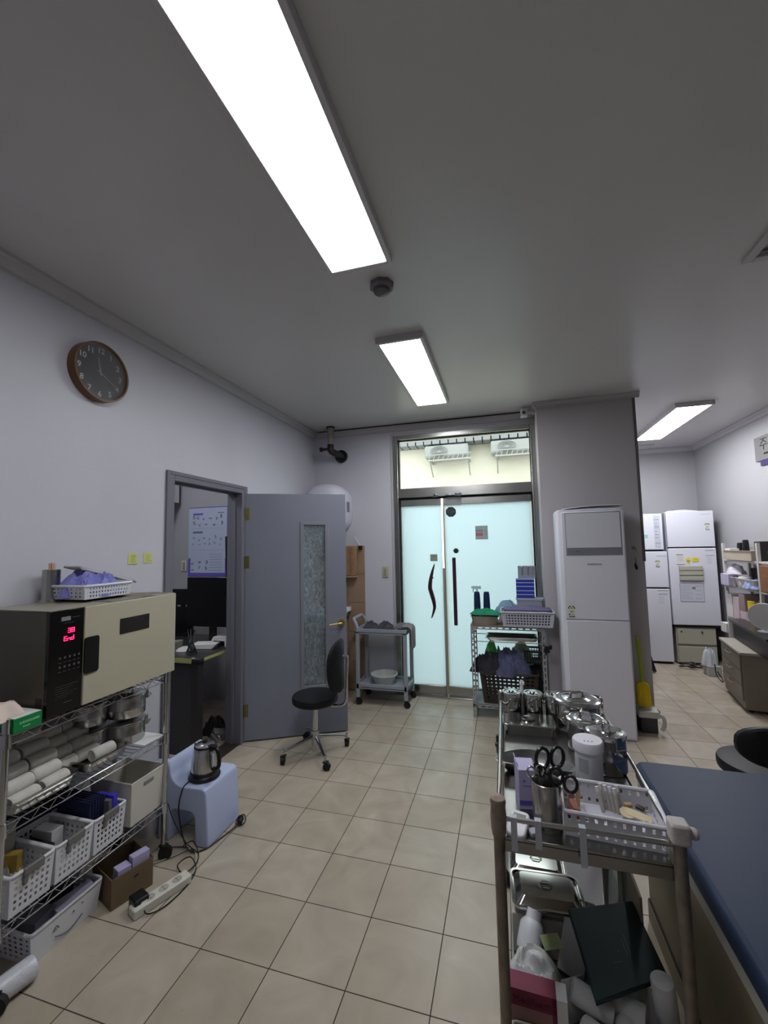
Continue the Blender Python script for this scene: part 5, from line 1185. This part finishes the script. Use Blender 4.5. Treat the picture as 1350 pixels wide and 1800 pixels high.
cart('grey_bin','grey storage bin on the near end of the lower rack shelf',(3.02,3.1,.702),(.2,.3,.2),M('bin_grey',(140,142,152),.5))
cart('papers','small white papers stuck beside the rack post above the counter',(2.93,4.12,.52),(.06,.12,.1),paper)
# wall sign
t=thing('wall_sign','grey wall sign with black Korean lettering and purple strip, at the right photo edge','sign',(3.198,3.50,2.35))
build('board',MB().box((-.014,-.32,0),(0,.315,.25)),M('sign_grey',(112,112,112),.5),parent=t,bevel=.002)
m=MB(); m.text('주사실',.14,lambda c:(-.0145-c.z,.005-c.x*1.15,.155+c.y)); m.box((-.0155,-.16,.052),(-.0145,.16,.07)); build('lettering',m,black,parent=t,smooth=False)
build('purple_strip',MB().box((-.012,-.3,-.055),(0,.235,-.001)),M('strip_purple',(58,48,96),.5),parent=t)
# ================================================================ TREATMENT COUCH
t=thing('treatment_couch','long treatment couch with dark blue vinyl pad over a tan wooden base','couch',(0,0,0))
vin=M('vinyl_blue',(40,52,76),.5,spec=.22,var=.04,scale=3,bump=.05,bscale=300)
build('pad',MB().rbox(1.418,-.275,.333,.885,.545,.615,r=.05,k=6),vin,parent=t,bevel=.022,seg=5)
tan=M('couch_tan',(132,120,96),.55,var=.06,scale=3)
build('base',MB().box((1.112,-1.12,.085),(1.72,.585,.50)),tan,parent=t,bevel=.003)
build('top_rail',MB().box((1.098,-1.14,.495),(1.74,.60,.544)),M('rail_cream',(176,172,160),.5),parent=t,bevel=.003)
build('plinth',MB().box((1.104,-1.1,0),(1.71,.585,.078)),tan,parent=t,bevel=.003)
build('panel_seam',MB().box((1.106,-1.1,.0785),(1.70,.58,.0845)),M('seam_dark',(58,50,40),.7),parent=t)
stool_chair('black stool with padded backrest beyond the couch, cut by the right photo edge',(1.74,1.03,0),.48,.175,(4.85,.16,.175,.09,.61),((.3,.25),(1.9,.25),(3.5,.25),(5.0,.25)))
# ================================================================ STEEL DRESSING CART
t=thing('dressing_cart','long stainless dressing cart with worn corner posts in the foreground','cart',(0,0,0))
cx0,cx1,cy0,cy1=.553,.972,-.268,.615
for x,y,nm in ((cx0,cy0,'n'),(cx1,cy0,'n'),(cx0,cy1,'f'),(cx1,cy1,'f')):
    m=MB(); m.cyl((x,y,.07),(x,y,.845 if nm=='f' else .83),.0145,n=18)
    if nm=='f': m.ball((x,y,.846),.0155,12)
    build('post',m,wornp if nm=='n' else satin,parent=t); castor(t,x,y,0,.034,.024,rz=.8)
m=MB(); m.lathe([(0,.775),(.0175,.775),(.0195,.79),(.021,.82),(.019,.85),(.021,.858),(.019,.868),(.010,.874),(0,.875)],(cx0,cy0,0),20); build('tape_wrap',m,M('tape_dirty',(142,124,110),.7,var=.2,scale=40,bump=.6,bscale=80),parent=t)
m=MB(); m.rbox(cx1,cy0,.021,.022,.825,.873,r=.008); m.cyl((cx1+.015,cy0,.85),(cx1+.04,cy0,.847),.013,n=12); build('tape_wrap',m,M('tape_white',(184,176,172),.7,var=.08,scale=60,bump=.5,bscale=90),parent=t,bevel=.006)
m=MB()
for y in (cy0,cy1): m.cyl((cx0,y,.818),(cx1,y,.818),.0065,n=10)
for x in (cx0,cx1): m.cyl((x,cy0,.818),(x,cy1,.818),.0065,n=10)
build('guard_rail',m,satin,parent=t)
def cartshelf(z,dep=.032):
    m=MB(); a,b,c_,d=cx0+.012,cx1-.012,cy0+.012,cy1-.012
    m.box((a,c_,z-.004),(b,d,z)); m.box((a,c_,z-dep),(b,c_+.002,z+.006)); m.box((a,d-.002,z-dep),(b,d,z+.006)); m.box((a,c_,z-dep),(a+.002,d,z+.006)); m.box((b-.002,c_,z-dep),(b,d,z+.006))
    build('shelf',m,M('cart_steel',(150,148,146),.24,1,var=.12,scale=4),parent=t,bevel=.0012)
cartshelf(.758); cartshelf(.235)
m=MB(); m.box((cx0-.03,cy1-.02,.58),(cx0-.012,cy1+.0,.66)); m.box((cx0-.026,cy1-.03,.52),(cx0-.012,cy1-.01,.60)); m.cyl((cx0-.035,cy1-.02,.62),(cx0-.01,cy1-.02,.62),.01); build('side_latch',m,M('latch_dark',(70,68,62),.5,.4),parent=t,bevel=.003)
for x,L,lab in ((.592,.075,''),(.652,.06,''),(.758,.085,'')):
    m=MB(); m.box((x-.008,cy0-.0085,.818-L),(x+.008,cy0-.007,.826)); m.box((x-.008,cy0-.0085,.8255),(x+.008,cy0+.008,.827)); build('tape_strip',m,M('tape_clear',(176,178,184),.5),parent=t,smooth=False)
Zs=.7585
cans=None
def can(label,x,y,h=.115,r=.041,rz=0):
    global cans
    if cans is None:
        tt=thing('gauze_canister',label,'canister',(x,y,Zs),rz,'steel gauze canisters at the far end of the cart')
        build('body',MB().lathe([(0,0),(r,0),(r,h*.80),(r*1.03,h*.81),(r,h*.84),(0,h*.84)],n=36),polish,parent=tt)
        ld=build('lid',MB().lathe([(r*1.06,h*.82),(r*1.06,h*.96),(r*1.0,h),(r*.86,h*1.0),(r*.8,h*.97),(r*.62,h*.975),(r*.58,h*1.0),(0,h*1.0)],n=36),polish,parent=tt)
        build('lid_knob',MB().cyl((0,0,h),(0,0,h+.007),r*.3,r*.36,n=20),polish,parent=ld); cans=tt; return tt
    return dup(cans,(x,y,Zs),rz,label)
can('small round steel canister nearest the cart corner post at the far end',.601,.568)
can('small round steel canister in the middle of the three on the cart',.692,.572)
can('small round steel canister beside the large drum, half hidden by it',.782,.572+.0)
t2=thing('pump_bottle','white nozzle of a bottle sticking up behind the steel canisters','bottle',(.632,.66,.0))
single_x=None
D.objects.remove(t2)
t=thing('pump_bottle','white bottle with pointed nozzle between two small steel canisters','bottle',(.646,.592,Zs))
build('body',MB().lathe([(0,0),(.012,0),(.012,.1),(.006,.115),(0,.115)],n=16),white,parent=t); build('nozzle',MB().cyl((0,0,.112),(0,0,.16),.009,.004,n=12).box((-.008,-.006,.14),(.012,.006,.150)),white,parent=t)
# lidded steel box
t=thing('instrument_box','rectangular stainless instrument box with a ring knob on its lid, far end of the cart','box',(.664,.452,Zs),.03)
build('body',MB().rbox(0,0,.100,.062,0,.034,r=.015,taper=.95),satin,parent=t)
ld=build('lid',MB().rbox(0,0,.106,.067,.034,.042,r=.018),polish,parent=t,bevel=.002)
build('knob',MB().lathe([(0,.042),(.02,.042),(.024,.046),(.022,.05),(.012,.048),(0,.047)],n=28,sx=1.2),polish,parent=ld)
drum('dressing_drum','largest stainless dressing drum with triangular lid mark, far right of the cart',(.868,.528,Zs),.092,.128,.5,'stainless drums on the cart')
drum('dressing_drum','middle stainless drum with rounded lid handle, in front of the largest one',(.872,.335,Zs),.070,.118,2.6,'stainless drums on the cart')
drum('dressing_drum','nearest stainless drum standing right behind the white plastic tub',(.912,.195,Zs),.062,.135,-1.2,'stainless drums on the cart')
t=thing('plastic_tub','white plastic tub with screw lid and grey label behind the white basket','tub',(.832,.063,Zs),0)
build('body',MB().lathe([(0,0),(.038,0),(.041,.004),(.041,.118),(0,.118)],n=36),M('tub_white',(196,196,200),.4),parent=t)
build('lid',MB().lathe([(.046,.117),(.0465,.142),(.043,.147),(0,.147)],n=44),M('tub_lid',(210,208,214),.45),parent=t)
m=MB()
for k in range(7):
    for j in range(1):
        a=-PI/2-.95+k*.11; m.F([m.P((.0415*math.cos(q),.0415*math.sin(q),z)) for q,z in ((a,.055),(a+.105,.055),(a+.105,.098),(a,.098))])
build('side_label',m,M('tub_label',(150,152,156),.6),parent=t,smooth=False)
m=MB()
for k in range(3): m.cyl((-.012+k*.011,-.018,.147),(-.012+k*.011,-.018,.1475),.0028,n=8)
build('lid_holes',m,black,parent=t)
# kidney dish
def kid(a,s): 
    r=(.060+.026*math.cos(2*a)); x=1.45*r*math.cos(a)*s; y=r*math.sin(a)*s; y+= .30*(x*x)/.06 -.0
    return x,y
m=MB(); n=48; R_=[]
for s_,z in ((.0,.0),(.62,.0),(.78,.006),(1,.040),(1.04,.043),(1.02,.044),(.97,.040),(.75,.008),(.6,.002),(0,.002)):
    if s_==0: R_.append([m.P((0,0,z))]); continue
    P_=[]
    for k in range(n):
        a=2*PI*k/n; x=.125*math.cos(a)*s_; y=.058*math.sin(a)*s_; y+=-.035*((x/.125)**2)+.018
        P_.append(m.P((x,y,z)))
    R_.append(P_)
for A_,B_ in zip(R_,R_[1:]):
    for k in range(n):
        k2=(k+1)%n
        m.F((A_[0],B_[k2],B_[k]) if len(A_)==1 else ((A_[k],A_[k2],B_[0]) if len(B_)==1 else (A_[k],A_[k2],B_[k2],B_[k])))
single('kidney_dish',m,satin,'stainless kidney dish behind the scissors beaker on the cart','dish',(.668,.098,Zs),rot=(0,0,-.05))
# beaker with scissors
t=thing('scissors_beaker','tall stainless beaker holding scissors and tweezers at the near end of the cart','beaker',(.683,-.172,Zs))
build('beaker',MB().lathe([(0,0),(.039,0),(.039,.118),(.041,.12),(.039,.122),(.037,.118),(.037,.003),(0,.003)],n=44),satin,parent=t)
def scissors(label,base,top,tilt,r,mt,rz,w=.006,grp='scissors standing in the steel beaker'):
    t=thing('scissors',label,'scissors',base,rz,grp,rot=(0,tilt,rz)); m=MB()
    m.tube([(0,0,0),(.004,0,top*.6),(.0,0,top)],.003,8); m.tube([(.004,.004,0),(-.004,.004,top*.6),(.0,.004,top)],.003,8); build('blades',m,polish,parent=t)
    for s_ in (-1,1):
        m=MB(); c_=Vector((s_*r*1.0,0,top+r*1.15)); m.tube([c_+Vector((r*.85*math.cos(2*PI*k/20),0,r*1.15*math.sin(2*PI*k/20))) for k in range(20)],w,8,closed=True); build('grip',m,mt,parent=t)
    return t
BX,BY=.683,-.172
bs=M('scissor_black',(20,18,20),.3)
scissors('large black-handled scissors rising highest from the steel beaker',(BX+.006,BY+.012,Zs+.008),.140,.06,.024,bs,.5,.0052)
scissors('black-handled scissors tilting right over the beaker rim',(BX+.006,BY-.010,Zs+.008),.115,.30,.019,bs,-.35,.0045)
scissors('plain steel scissors at the left of the steel beaker',(BX-.010,BY-.004,Zs+.008),.125,-.13,.0125,polish,.3,.0028)
scissors('small dark steel scissors in the middle of the steel beaker',(BX-.004,BY+.006,Zs+.008),.122,.02,.0115,bs,.9,.003)
t=thing('tweezers','steel tweezers leaning left in the steel beaker','tweezers',(BX-.014,BY+.014,Zs+.008),0,rot=(.05,-.12,.4)); m=MB(); m.box((-.004,-.001,0),(.004,.001,.155)); m.box((-.003,.004,0),(.003,.006,.155)); m.box((-.004,-.001,.15),(.004,.006,.158)); build('arms',m,polish,parent=t,bevel=.0008)
# tissue box, glucometer
t=thing('lavender_box','lavender carton standing behind the beaker at the left cart edge','box',(.628,-.075,Zs),.15)
lv=M('carton_lavender',(168,163,194),.6)
build('carton',MB().box((-.024,-.038,0),(.03,.038,.112)),lv,parent=t,bevel=.001)
m=MB(); m.box((-.023,-.0388,.012),(.03,-.038,.026)); m.box((-.012,-.0388,.078),(-.004,-.038,.083)); m.box((-.012,-.0388,.066),(.02,-.038,.068)); build('print',m,M('print_violet',(92,84,170),.6),parent=t,smooth=False)
build('flap',MB().box((-.024,-.02,.112),(-.022,.038,.125),rot=Matrix.Rotation(-.3,3,'Y')),lv,parent=t)
t=thing('glucose_meter','small white glucose meter with a grey screen at the near left corner of the cart','meter',(.603,-.215,Zs+.008),.35,rot=(.25,0,-.25))
build('case',MB().rbox(0,0,.026,.042,0,.016,r=.014),white,parent=t,bevel=.005,seg=3); build('screen',MB().box((-.017,.0,.016),(.017,.03,.0168)),M('lcd_grey',(112,120,112),.3),parent=t,bevel=.0004)
cart('glass_slide_box','small clear case lying beside the glucose meter',(.645,-.22,Zs),(.03,.025,.012),M('clear_case',(170,172,178),.2),.4)
# white basket with dressings
t=perf_basket('storage_basket','white square-holed basket of dressings at the near right of the cart','basket',(.851,-.122,Zs),-.06,.124,.086,.062,11,7,2,.97,M('basket_bright',(206,206,210),.4),uf=.32,vf=.30,mu=.04,mv=.12,rimw=.0055,th=.0028)
def inb(x,y,z=0): return (.851+x,-.122+y,Zs+.004+z)
skin=M('plaster_tan',(196,160,128),.7); cream2=M('card_cream',(206,190,156),.7); clr=M('wrap_clear',(176,172,160),.3)
cart('bandage_strip','pinkish plaster strip standing at the back left of the dressings basket',inb(-.098,.03),(.016,.004,.055),M('plaster_pink',(190,140,124),.7),0,rot=(.12,.05,0))
cart('bandage_strip','tan plaster strip standing next to the pinkish one in the dressings basket',inb(-.075,.055),(.012,.004,.055),skin,0,rot=(.05,.03,0))
cart('red_card','reddish card leaning in the left end of the dressings basket',inb(-.100,-.015),(.02,.05,.045),M('card_red',(150,92,80),.7),0,rot=(0,.2,.1))
for k,(x,y,r,lab) in enumerate(((-.068,-.045,.015,'small steel-rimmed tape roll in the dressings basket'),(-.030,-.040,.021,'white tape roll with a grey core in the dressings basket'))):
    t=thing('tape_roll',lab,'tape',inb(x,y,.012)); build('roll',MB().lathe([(r*.6,0),(r,0),(r,.012),(r*.6,.012),(r*.6,0)],n=28),white,parent=t); build('core',MB().lathe([(r*.3,.001),(r*.58,.001),(r*.58,.011),(r*.3,.011),(r*.3,.001)],n=28),M('core_grey',(120,122,146),.4),parent=t)
for k in range(6):
    lab=['wrapped needle nearest the basket left end','second wrapped needle from the left in the bundle','third wrapped needle from the left in the bundle','fourth wrapped needle from the left in the bundle','fifth wrapped needle from the left in the bundle','wrapped needle at the right end of the bundle'][k]
    t=thing('wrapped_needle',lab,'needle',inb(-.012+k*.010,.022+.006*((k*3)%4)),0,'wrapped needles standing in the dressings basket',rot=(-.25,-.15+.04*k,.1*k))
    build('wrapper',MB().box((-.0035,-.006,0),(.0035,.006,.062)),clr,parent=t,bevel=.001); build('tip',MB().cyl((0,0,.055),(0,0,.075),.004,.006,n=8),white,parent=t)
cart('alcohol_pad','flat grey foil pad at the front of the dressings basket',inb(.008,-.05,.014),(.04,.032,.003),M('foil_grey',(140,142,140),.35,.5),.3,rot=(.5,0,.2))
cart('alcohol_pad','second grey foil pad leaning beside the first one in the basket',inb(.034,-.052,.012),(.034,.030,.003),M('foil_warm',(150,148,138),.4),.3,rot=(.45,.1,-.1),)
cart('cream_card','cream card lying across the right half of the dressings basket',inb(.072,.0,.028),(.062,.03,.002),cream2,-.2,rot=(.1,.12,-.3))
m=MB(); m.cyl((0,0,0),(0,0,.002),.019,n=24); single('cream_disc',m,cream2,'round cream pad in the middle of the dressings basket','pad',inb(.045,.002,.030),rot=(.2,.05,0))
cart('dark_capsule','dark brown capsule pack at the back right of the dressings basket',inb(.088,.045,.02),(.022,.012,.010),M('capsule_brown',(74,58,52),.4),-.6,rot=(.1,0,-.7))
cart('tan_capsule','tan rounded pack at the back of the dressings basket',inb(.058,.048,.022),(.02,.014,.01),M('capsule_tan',(176,146,104),.5),.2)
m=MB(); m.heap(.042,.026,.028,111,fold=2,rag=.3); single('clear_wrappers',m,M('wrapper_pale',(186,190,202),.25),'crumpled clear wrappers at the front right of the dressings basket','wrappers',inb(.080,-.045,.012))
cart('cotton_box','pale carton lying under the dressings in the basket',inb(.03,.0,0),(.18,.1,.012),M('carton_ice',(180,180,190),.6),0)
# ---- lower shelf of the cart
Zl=.2355
cart('carton_stack','white carton supporting the steel lids on the lower cart shelf',(.668,.17,Zl),(.19,.28,.115),M('carton_dim',(170,168,160),.7),0)
def steel_lid(label,loc,hx,hy,rz=0):
    t=thing('tray_lid',label,'lid',loc,rz,'steel tray lids on the lower cart shelf'); m=MB()
    m.tray(hx,hy,.012,r=.02,taper=1.0,rim=.006); build('tray',m,polish,parent=t)
    m=MB(); m.rbox(0,0,hx-.012,hy-.012,.004,.022,r=.02,k=4); 
    m2=MB(); z0,z1=.006,.026
    for (a,b,z) in ((hx-.006,hy-.006,z0),(hx-.03,hy-.03,z1)): pass
    def out(hx_,hy_,z): return [m2.P((qx*(hx_-.012)+.012*math.cos(a0+PI/2*i/3),qy*(hy_-.012)+.012*math.sin(a0+PI/2*i/3),z)) for qx,qy,a0 in ((1,1,0),(-1,1,PI/2),(-1,-1,PI),(1,-1,3*PI/2)) for i in range(4)]
    L_=[out(hx-.006,hy-.006,z0),out(hx-.026,hy-.026,z1)]; nn=len(L_[0])
    for i in range(nn): m2.F((L_[0][i],L_[0][(i+1)%nn],L_[1][(i+1)%nn],L_[1][i]))
    m2.F(L_[1]); ld=build('raised_lid',m2,polish,parent=t,angle=20)
    m=MB(); m.tube([(.020*math.cos(PI/3*k),.016*math.sin(PI/3*k),z1+.004) for k in range(6)],.002,6,closed=True); build('hexagonal_pull',m,polish,parent=ld)
    return t
steel_lid('stainless tray lid with hexagonal pull, the farther one under the cart top',(.662,.255,Zl+.120),.098,.075)
steel_lid('stainless tray lid with hexagonal pull, nearer and slightly higher on the lower shelf',(.685,.100,Zl+.140),.108,.078,.06)
cart('carton_stack','thin carton under the nearer steel tray lid',(.70,.10,Zl+.116),(.16,.12,.022),M('carton_dim2',(150,148,140),.7),0)
t=thing('cotton_bottle','white plastic bottle lying on its side at the left of the lower cart shelf','bottle',(.625,-.02,Zl+.09),0,rot=(-.5,.5,.3))
build('body',MB().lathe([(0,-.03),(.034,-.03),(.036,-.02),(.036,.03),(.03,.04),(.02,.05),(0,.052)],n=28),M('bottle_white',(200,202,206),.4),parent=t); build('cap',MB().lathe([(.023,.045),(.023,.07),(0,.072)],n=24),white,parent=t)
t=thing('white_pouch','large white pouch with a small blue label on the lower cart shelf','pouch',(.63,-.105,Zl+.045),.1)
m=MB(); m.heap(.075,.075,.095,121,fold=.9,rag=.1); build('pouch',m,M('pouch_white',(192,192,190),.5),parent=t); build('blue_label',MB().box((-.005,-.074,.035),(.03,-.07,.062),rot=Matrix.Rotation(-.4,3,'X')),M('label_blue',(120,160,180),.5),parent=t)
cart('green_note','pale green paper note lying on the white pouch',(.683,-.075,Zl+.14),(.06,.035,.0015),M('note_green',(176,190,140),.7),.5,rot=(.5,.1,.5),bevel=0)
cart('patterned_packet','blue and white patterned packet between the white pouch and the pink box',(.618,-.165,Zl+.052),(.115,.03,.05),M('packet_pattern',(150,158,186),.5,var=.3,scale=90),.0,rot=(-.35,0,-.05))
t=thing('dressing_box','pink and magenta dressing carton facing the camera on the lower cart shelf','box',(.622,-.215,Zl),-.03)
build('carton',MB().box((-.058,0,0),(.058,.05,.118)),M('carton_pink',(150,112,106),.6),parent=t,bevel=.001)
build('magenta_band',MB().box((-.0585,-.0006,.078),(.0585,.0505,.119)),M('band_magenta',(112,34,58),.6),parent=t); build('magenta_edge',MB().box((.047,-.0006,0),(.0585,.0,.119)),M('band_magenta',(112,34,58),.6),parent=t)
m=MB(); m.text('Medifoam',.024,lambda c:(-.004+c.x,-.0009-c.z,.095+c.y)); build('lettering',m,M('letter_maroon',(66,10,30),.6),parent=t,smooth=False)
build('white_side',MB().box((.0586,0,.02),(.085,.05,.118)),paper,parent=t)
perf_basket('storage_basket','small cream perforated basket at the near left of the lower cart shelf','basket',(.612,-.24,Zl),0,.045,.018,.045,7,2,3,.95,M('basket_cream',(176,172,158),.5),rimw=.003,th=.0015)
m=MB(); m.heap(.048,.02,.05,131,fold=3,rag=.1); single('gauze_net',m,M('gauze_white',(190,188,194),.9,bump=.8,bscale=260),'folded white netted gauze beside the small cream basket','gauze',(.690,-.236,Zl+.002))
# green file, envelopes
m=MB()
c4=[Vector(p) for p in ((.745,.02,.405),(.944,.106,.402),(.982,-.070,.352),(.782,-.190,.350))]
nrm=(c4[1]-c4[0]).cross(c4[3]-c4[0]).normalized()
if nrm.z<0: nrm=-nrm
top=[m.P(p) for p in c4]; bot=[m.P(p-nrm*.018) for p in c4]; m.F(top[::-1]); m.F(bot)
for k in range(4): m.F((top[k],top[(k+1)%4],bot[(k+1)%4],bot[k]))
t=thing('green_folder','dark green folder with faint lettering leaning across the lower cart shelf','folder',(0,0,0))
gk=build('cover',m,M('folder_green',(10,44,42),.5),parent=t,bevel=.002)
u_=(c4[1]-c4[0]).normalized(); v_=(c4[0]-c4[3]).normalized(); cc=sum(c4,Vector())/4+nrm*.0006
m=MB()
for k,(a,b,w,h) in enumerate(((-.055,-.03,.0015,.10),(-.03,-.045,.03,.002),(-.03,-.03,.0015,.09),(.02,-.035,.0015,.10),(.03,-.035,.0015,.10),(-.02,-.02,.02,.0015),(-.02,.0,.025,.0015),(-.02,.02,.02,.0015))):
    q4=[cc+u_*a+v_*b,cc+u_*(a+w)+v_*b,cc+u_*(a+w)+v_*(b+h),cc+u_*a+v_*(b+h)]; m.F([m.P(p) for p in q4])
build('faint_print',m,M('folder_print',(70,104,100),.6),parent=t,smooth=False)
for k,(x,y,z,rx,lab) in enumerate(((.735,-.015,.26,.12,'pale envelope standing at the left of the green folder'),(.775,.05,.27,.2,'white paper packet sticking up behind the green folder'),(.742,-.13,.25,.1,'white envelope leaning under the near left edge of the green folder'))):
    cart('envelope',lab,(x,y,z-.02),(.075,.006,.14 if k<2 else .09),paper,0,rot=(-.35,rx,.5*k-.4),cat='envelope',group='envelopes round the green folder')
# clear bottle with blue cap
t=thing('water_bottle','clear plastic bottle with a light blue cap behind the green folder','bottle',(.925,.235,Zl))
build('bottle_body',MB().lathe([(0,0),(.042,0),(.045,.006),(.045,.17),(.04,.2),(.016,.235),(.015,.25),(0,.25)],n=32),clearglass('pet_plastic',(205,210,208),.1,.05),parent=t); build('cap',MB().lathe([(.0175,.245),(.0175,.268),(0,.268)],n=24),M('cap_blue',(100,180,206),.4),parent=t)
cart('tan_board','tan board standing along the cart side next to the couch',(.955,.2,Zl),(.008,.3,.22),tan,0,bevel=.001)
# bandage rolls
br_=None
bm_=M('bandage_white',(204,204,204),.9,bump=.3,bscale=200)
for k,(p,rr,L,rot,lab) in enumerate((((.957,-.125,.33),.028,.12,(.12,-.1,0),'tall white bandage roll standing at the near right corner of the lower shelf'),
    ((.80,-.215,.268),.031,.13,(PI/2-.1,0,.9),'white bandage roll lying diagonally at the front of the lower cart shelf'),
    ((.865,-.19,.268),.030,.10,(PI/2,0,.3),'white bandage roll lying in the middle front of the lower cart shelf'),
    ((.93,-.215,.268),.030,.09,(PI/2,0,-.4),'white bandage roll lying against the near right post'),
    ((.775,-.14,.30),.028,.10,(PI/2+.3,.2,1.5),'white bandage roll under the near edge of the green folder'),
    ((.86,-.12,.285),.030,.10,(PI/2,0,1.2),'white bandage roll under the middle of the green folder'))):
    m=MB(); m.lathe([(0,-L/2+.001),(rr*.9,-L/2),(rr,-L/2+.004),(rr,L/2-.004),(rr*.9,L/2),(0,L/2-.001)],n=30)
    single('bandage_roll',m,bm_,lab,'bandage',p,rot=rot,group='white bandage rolls on the lower cart shelf')
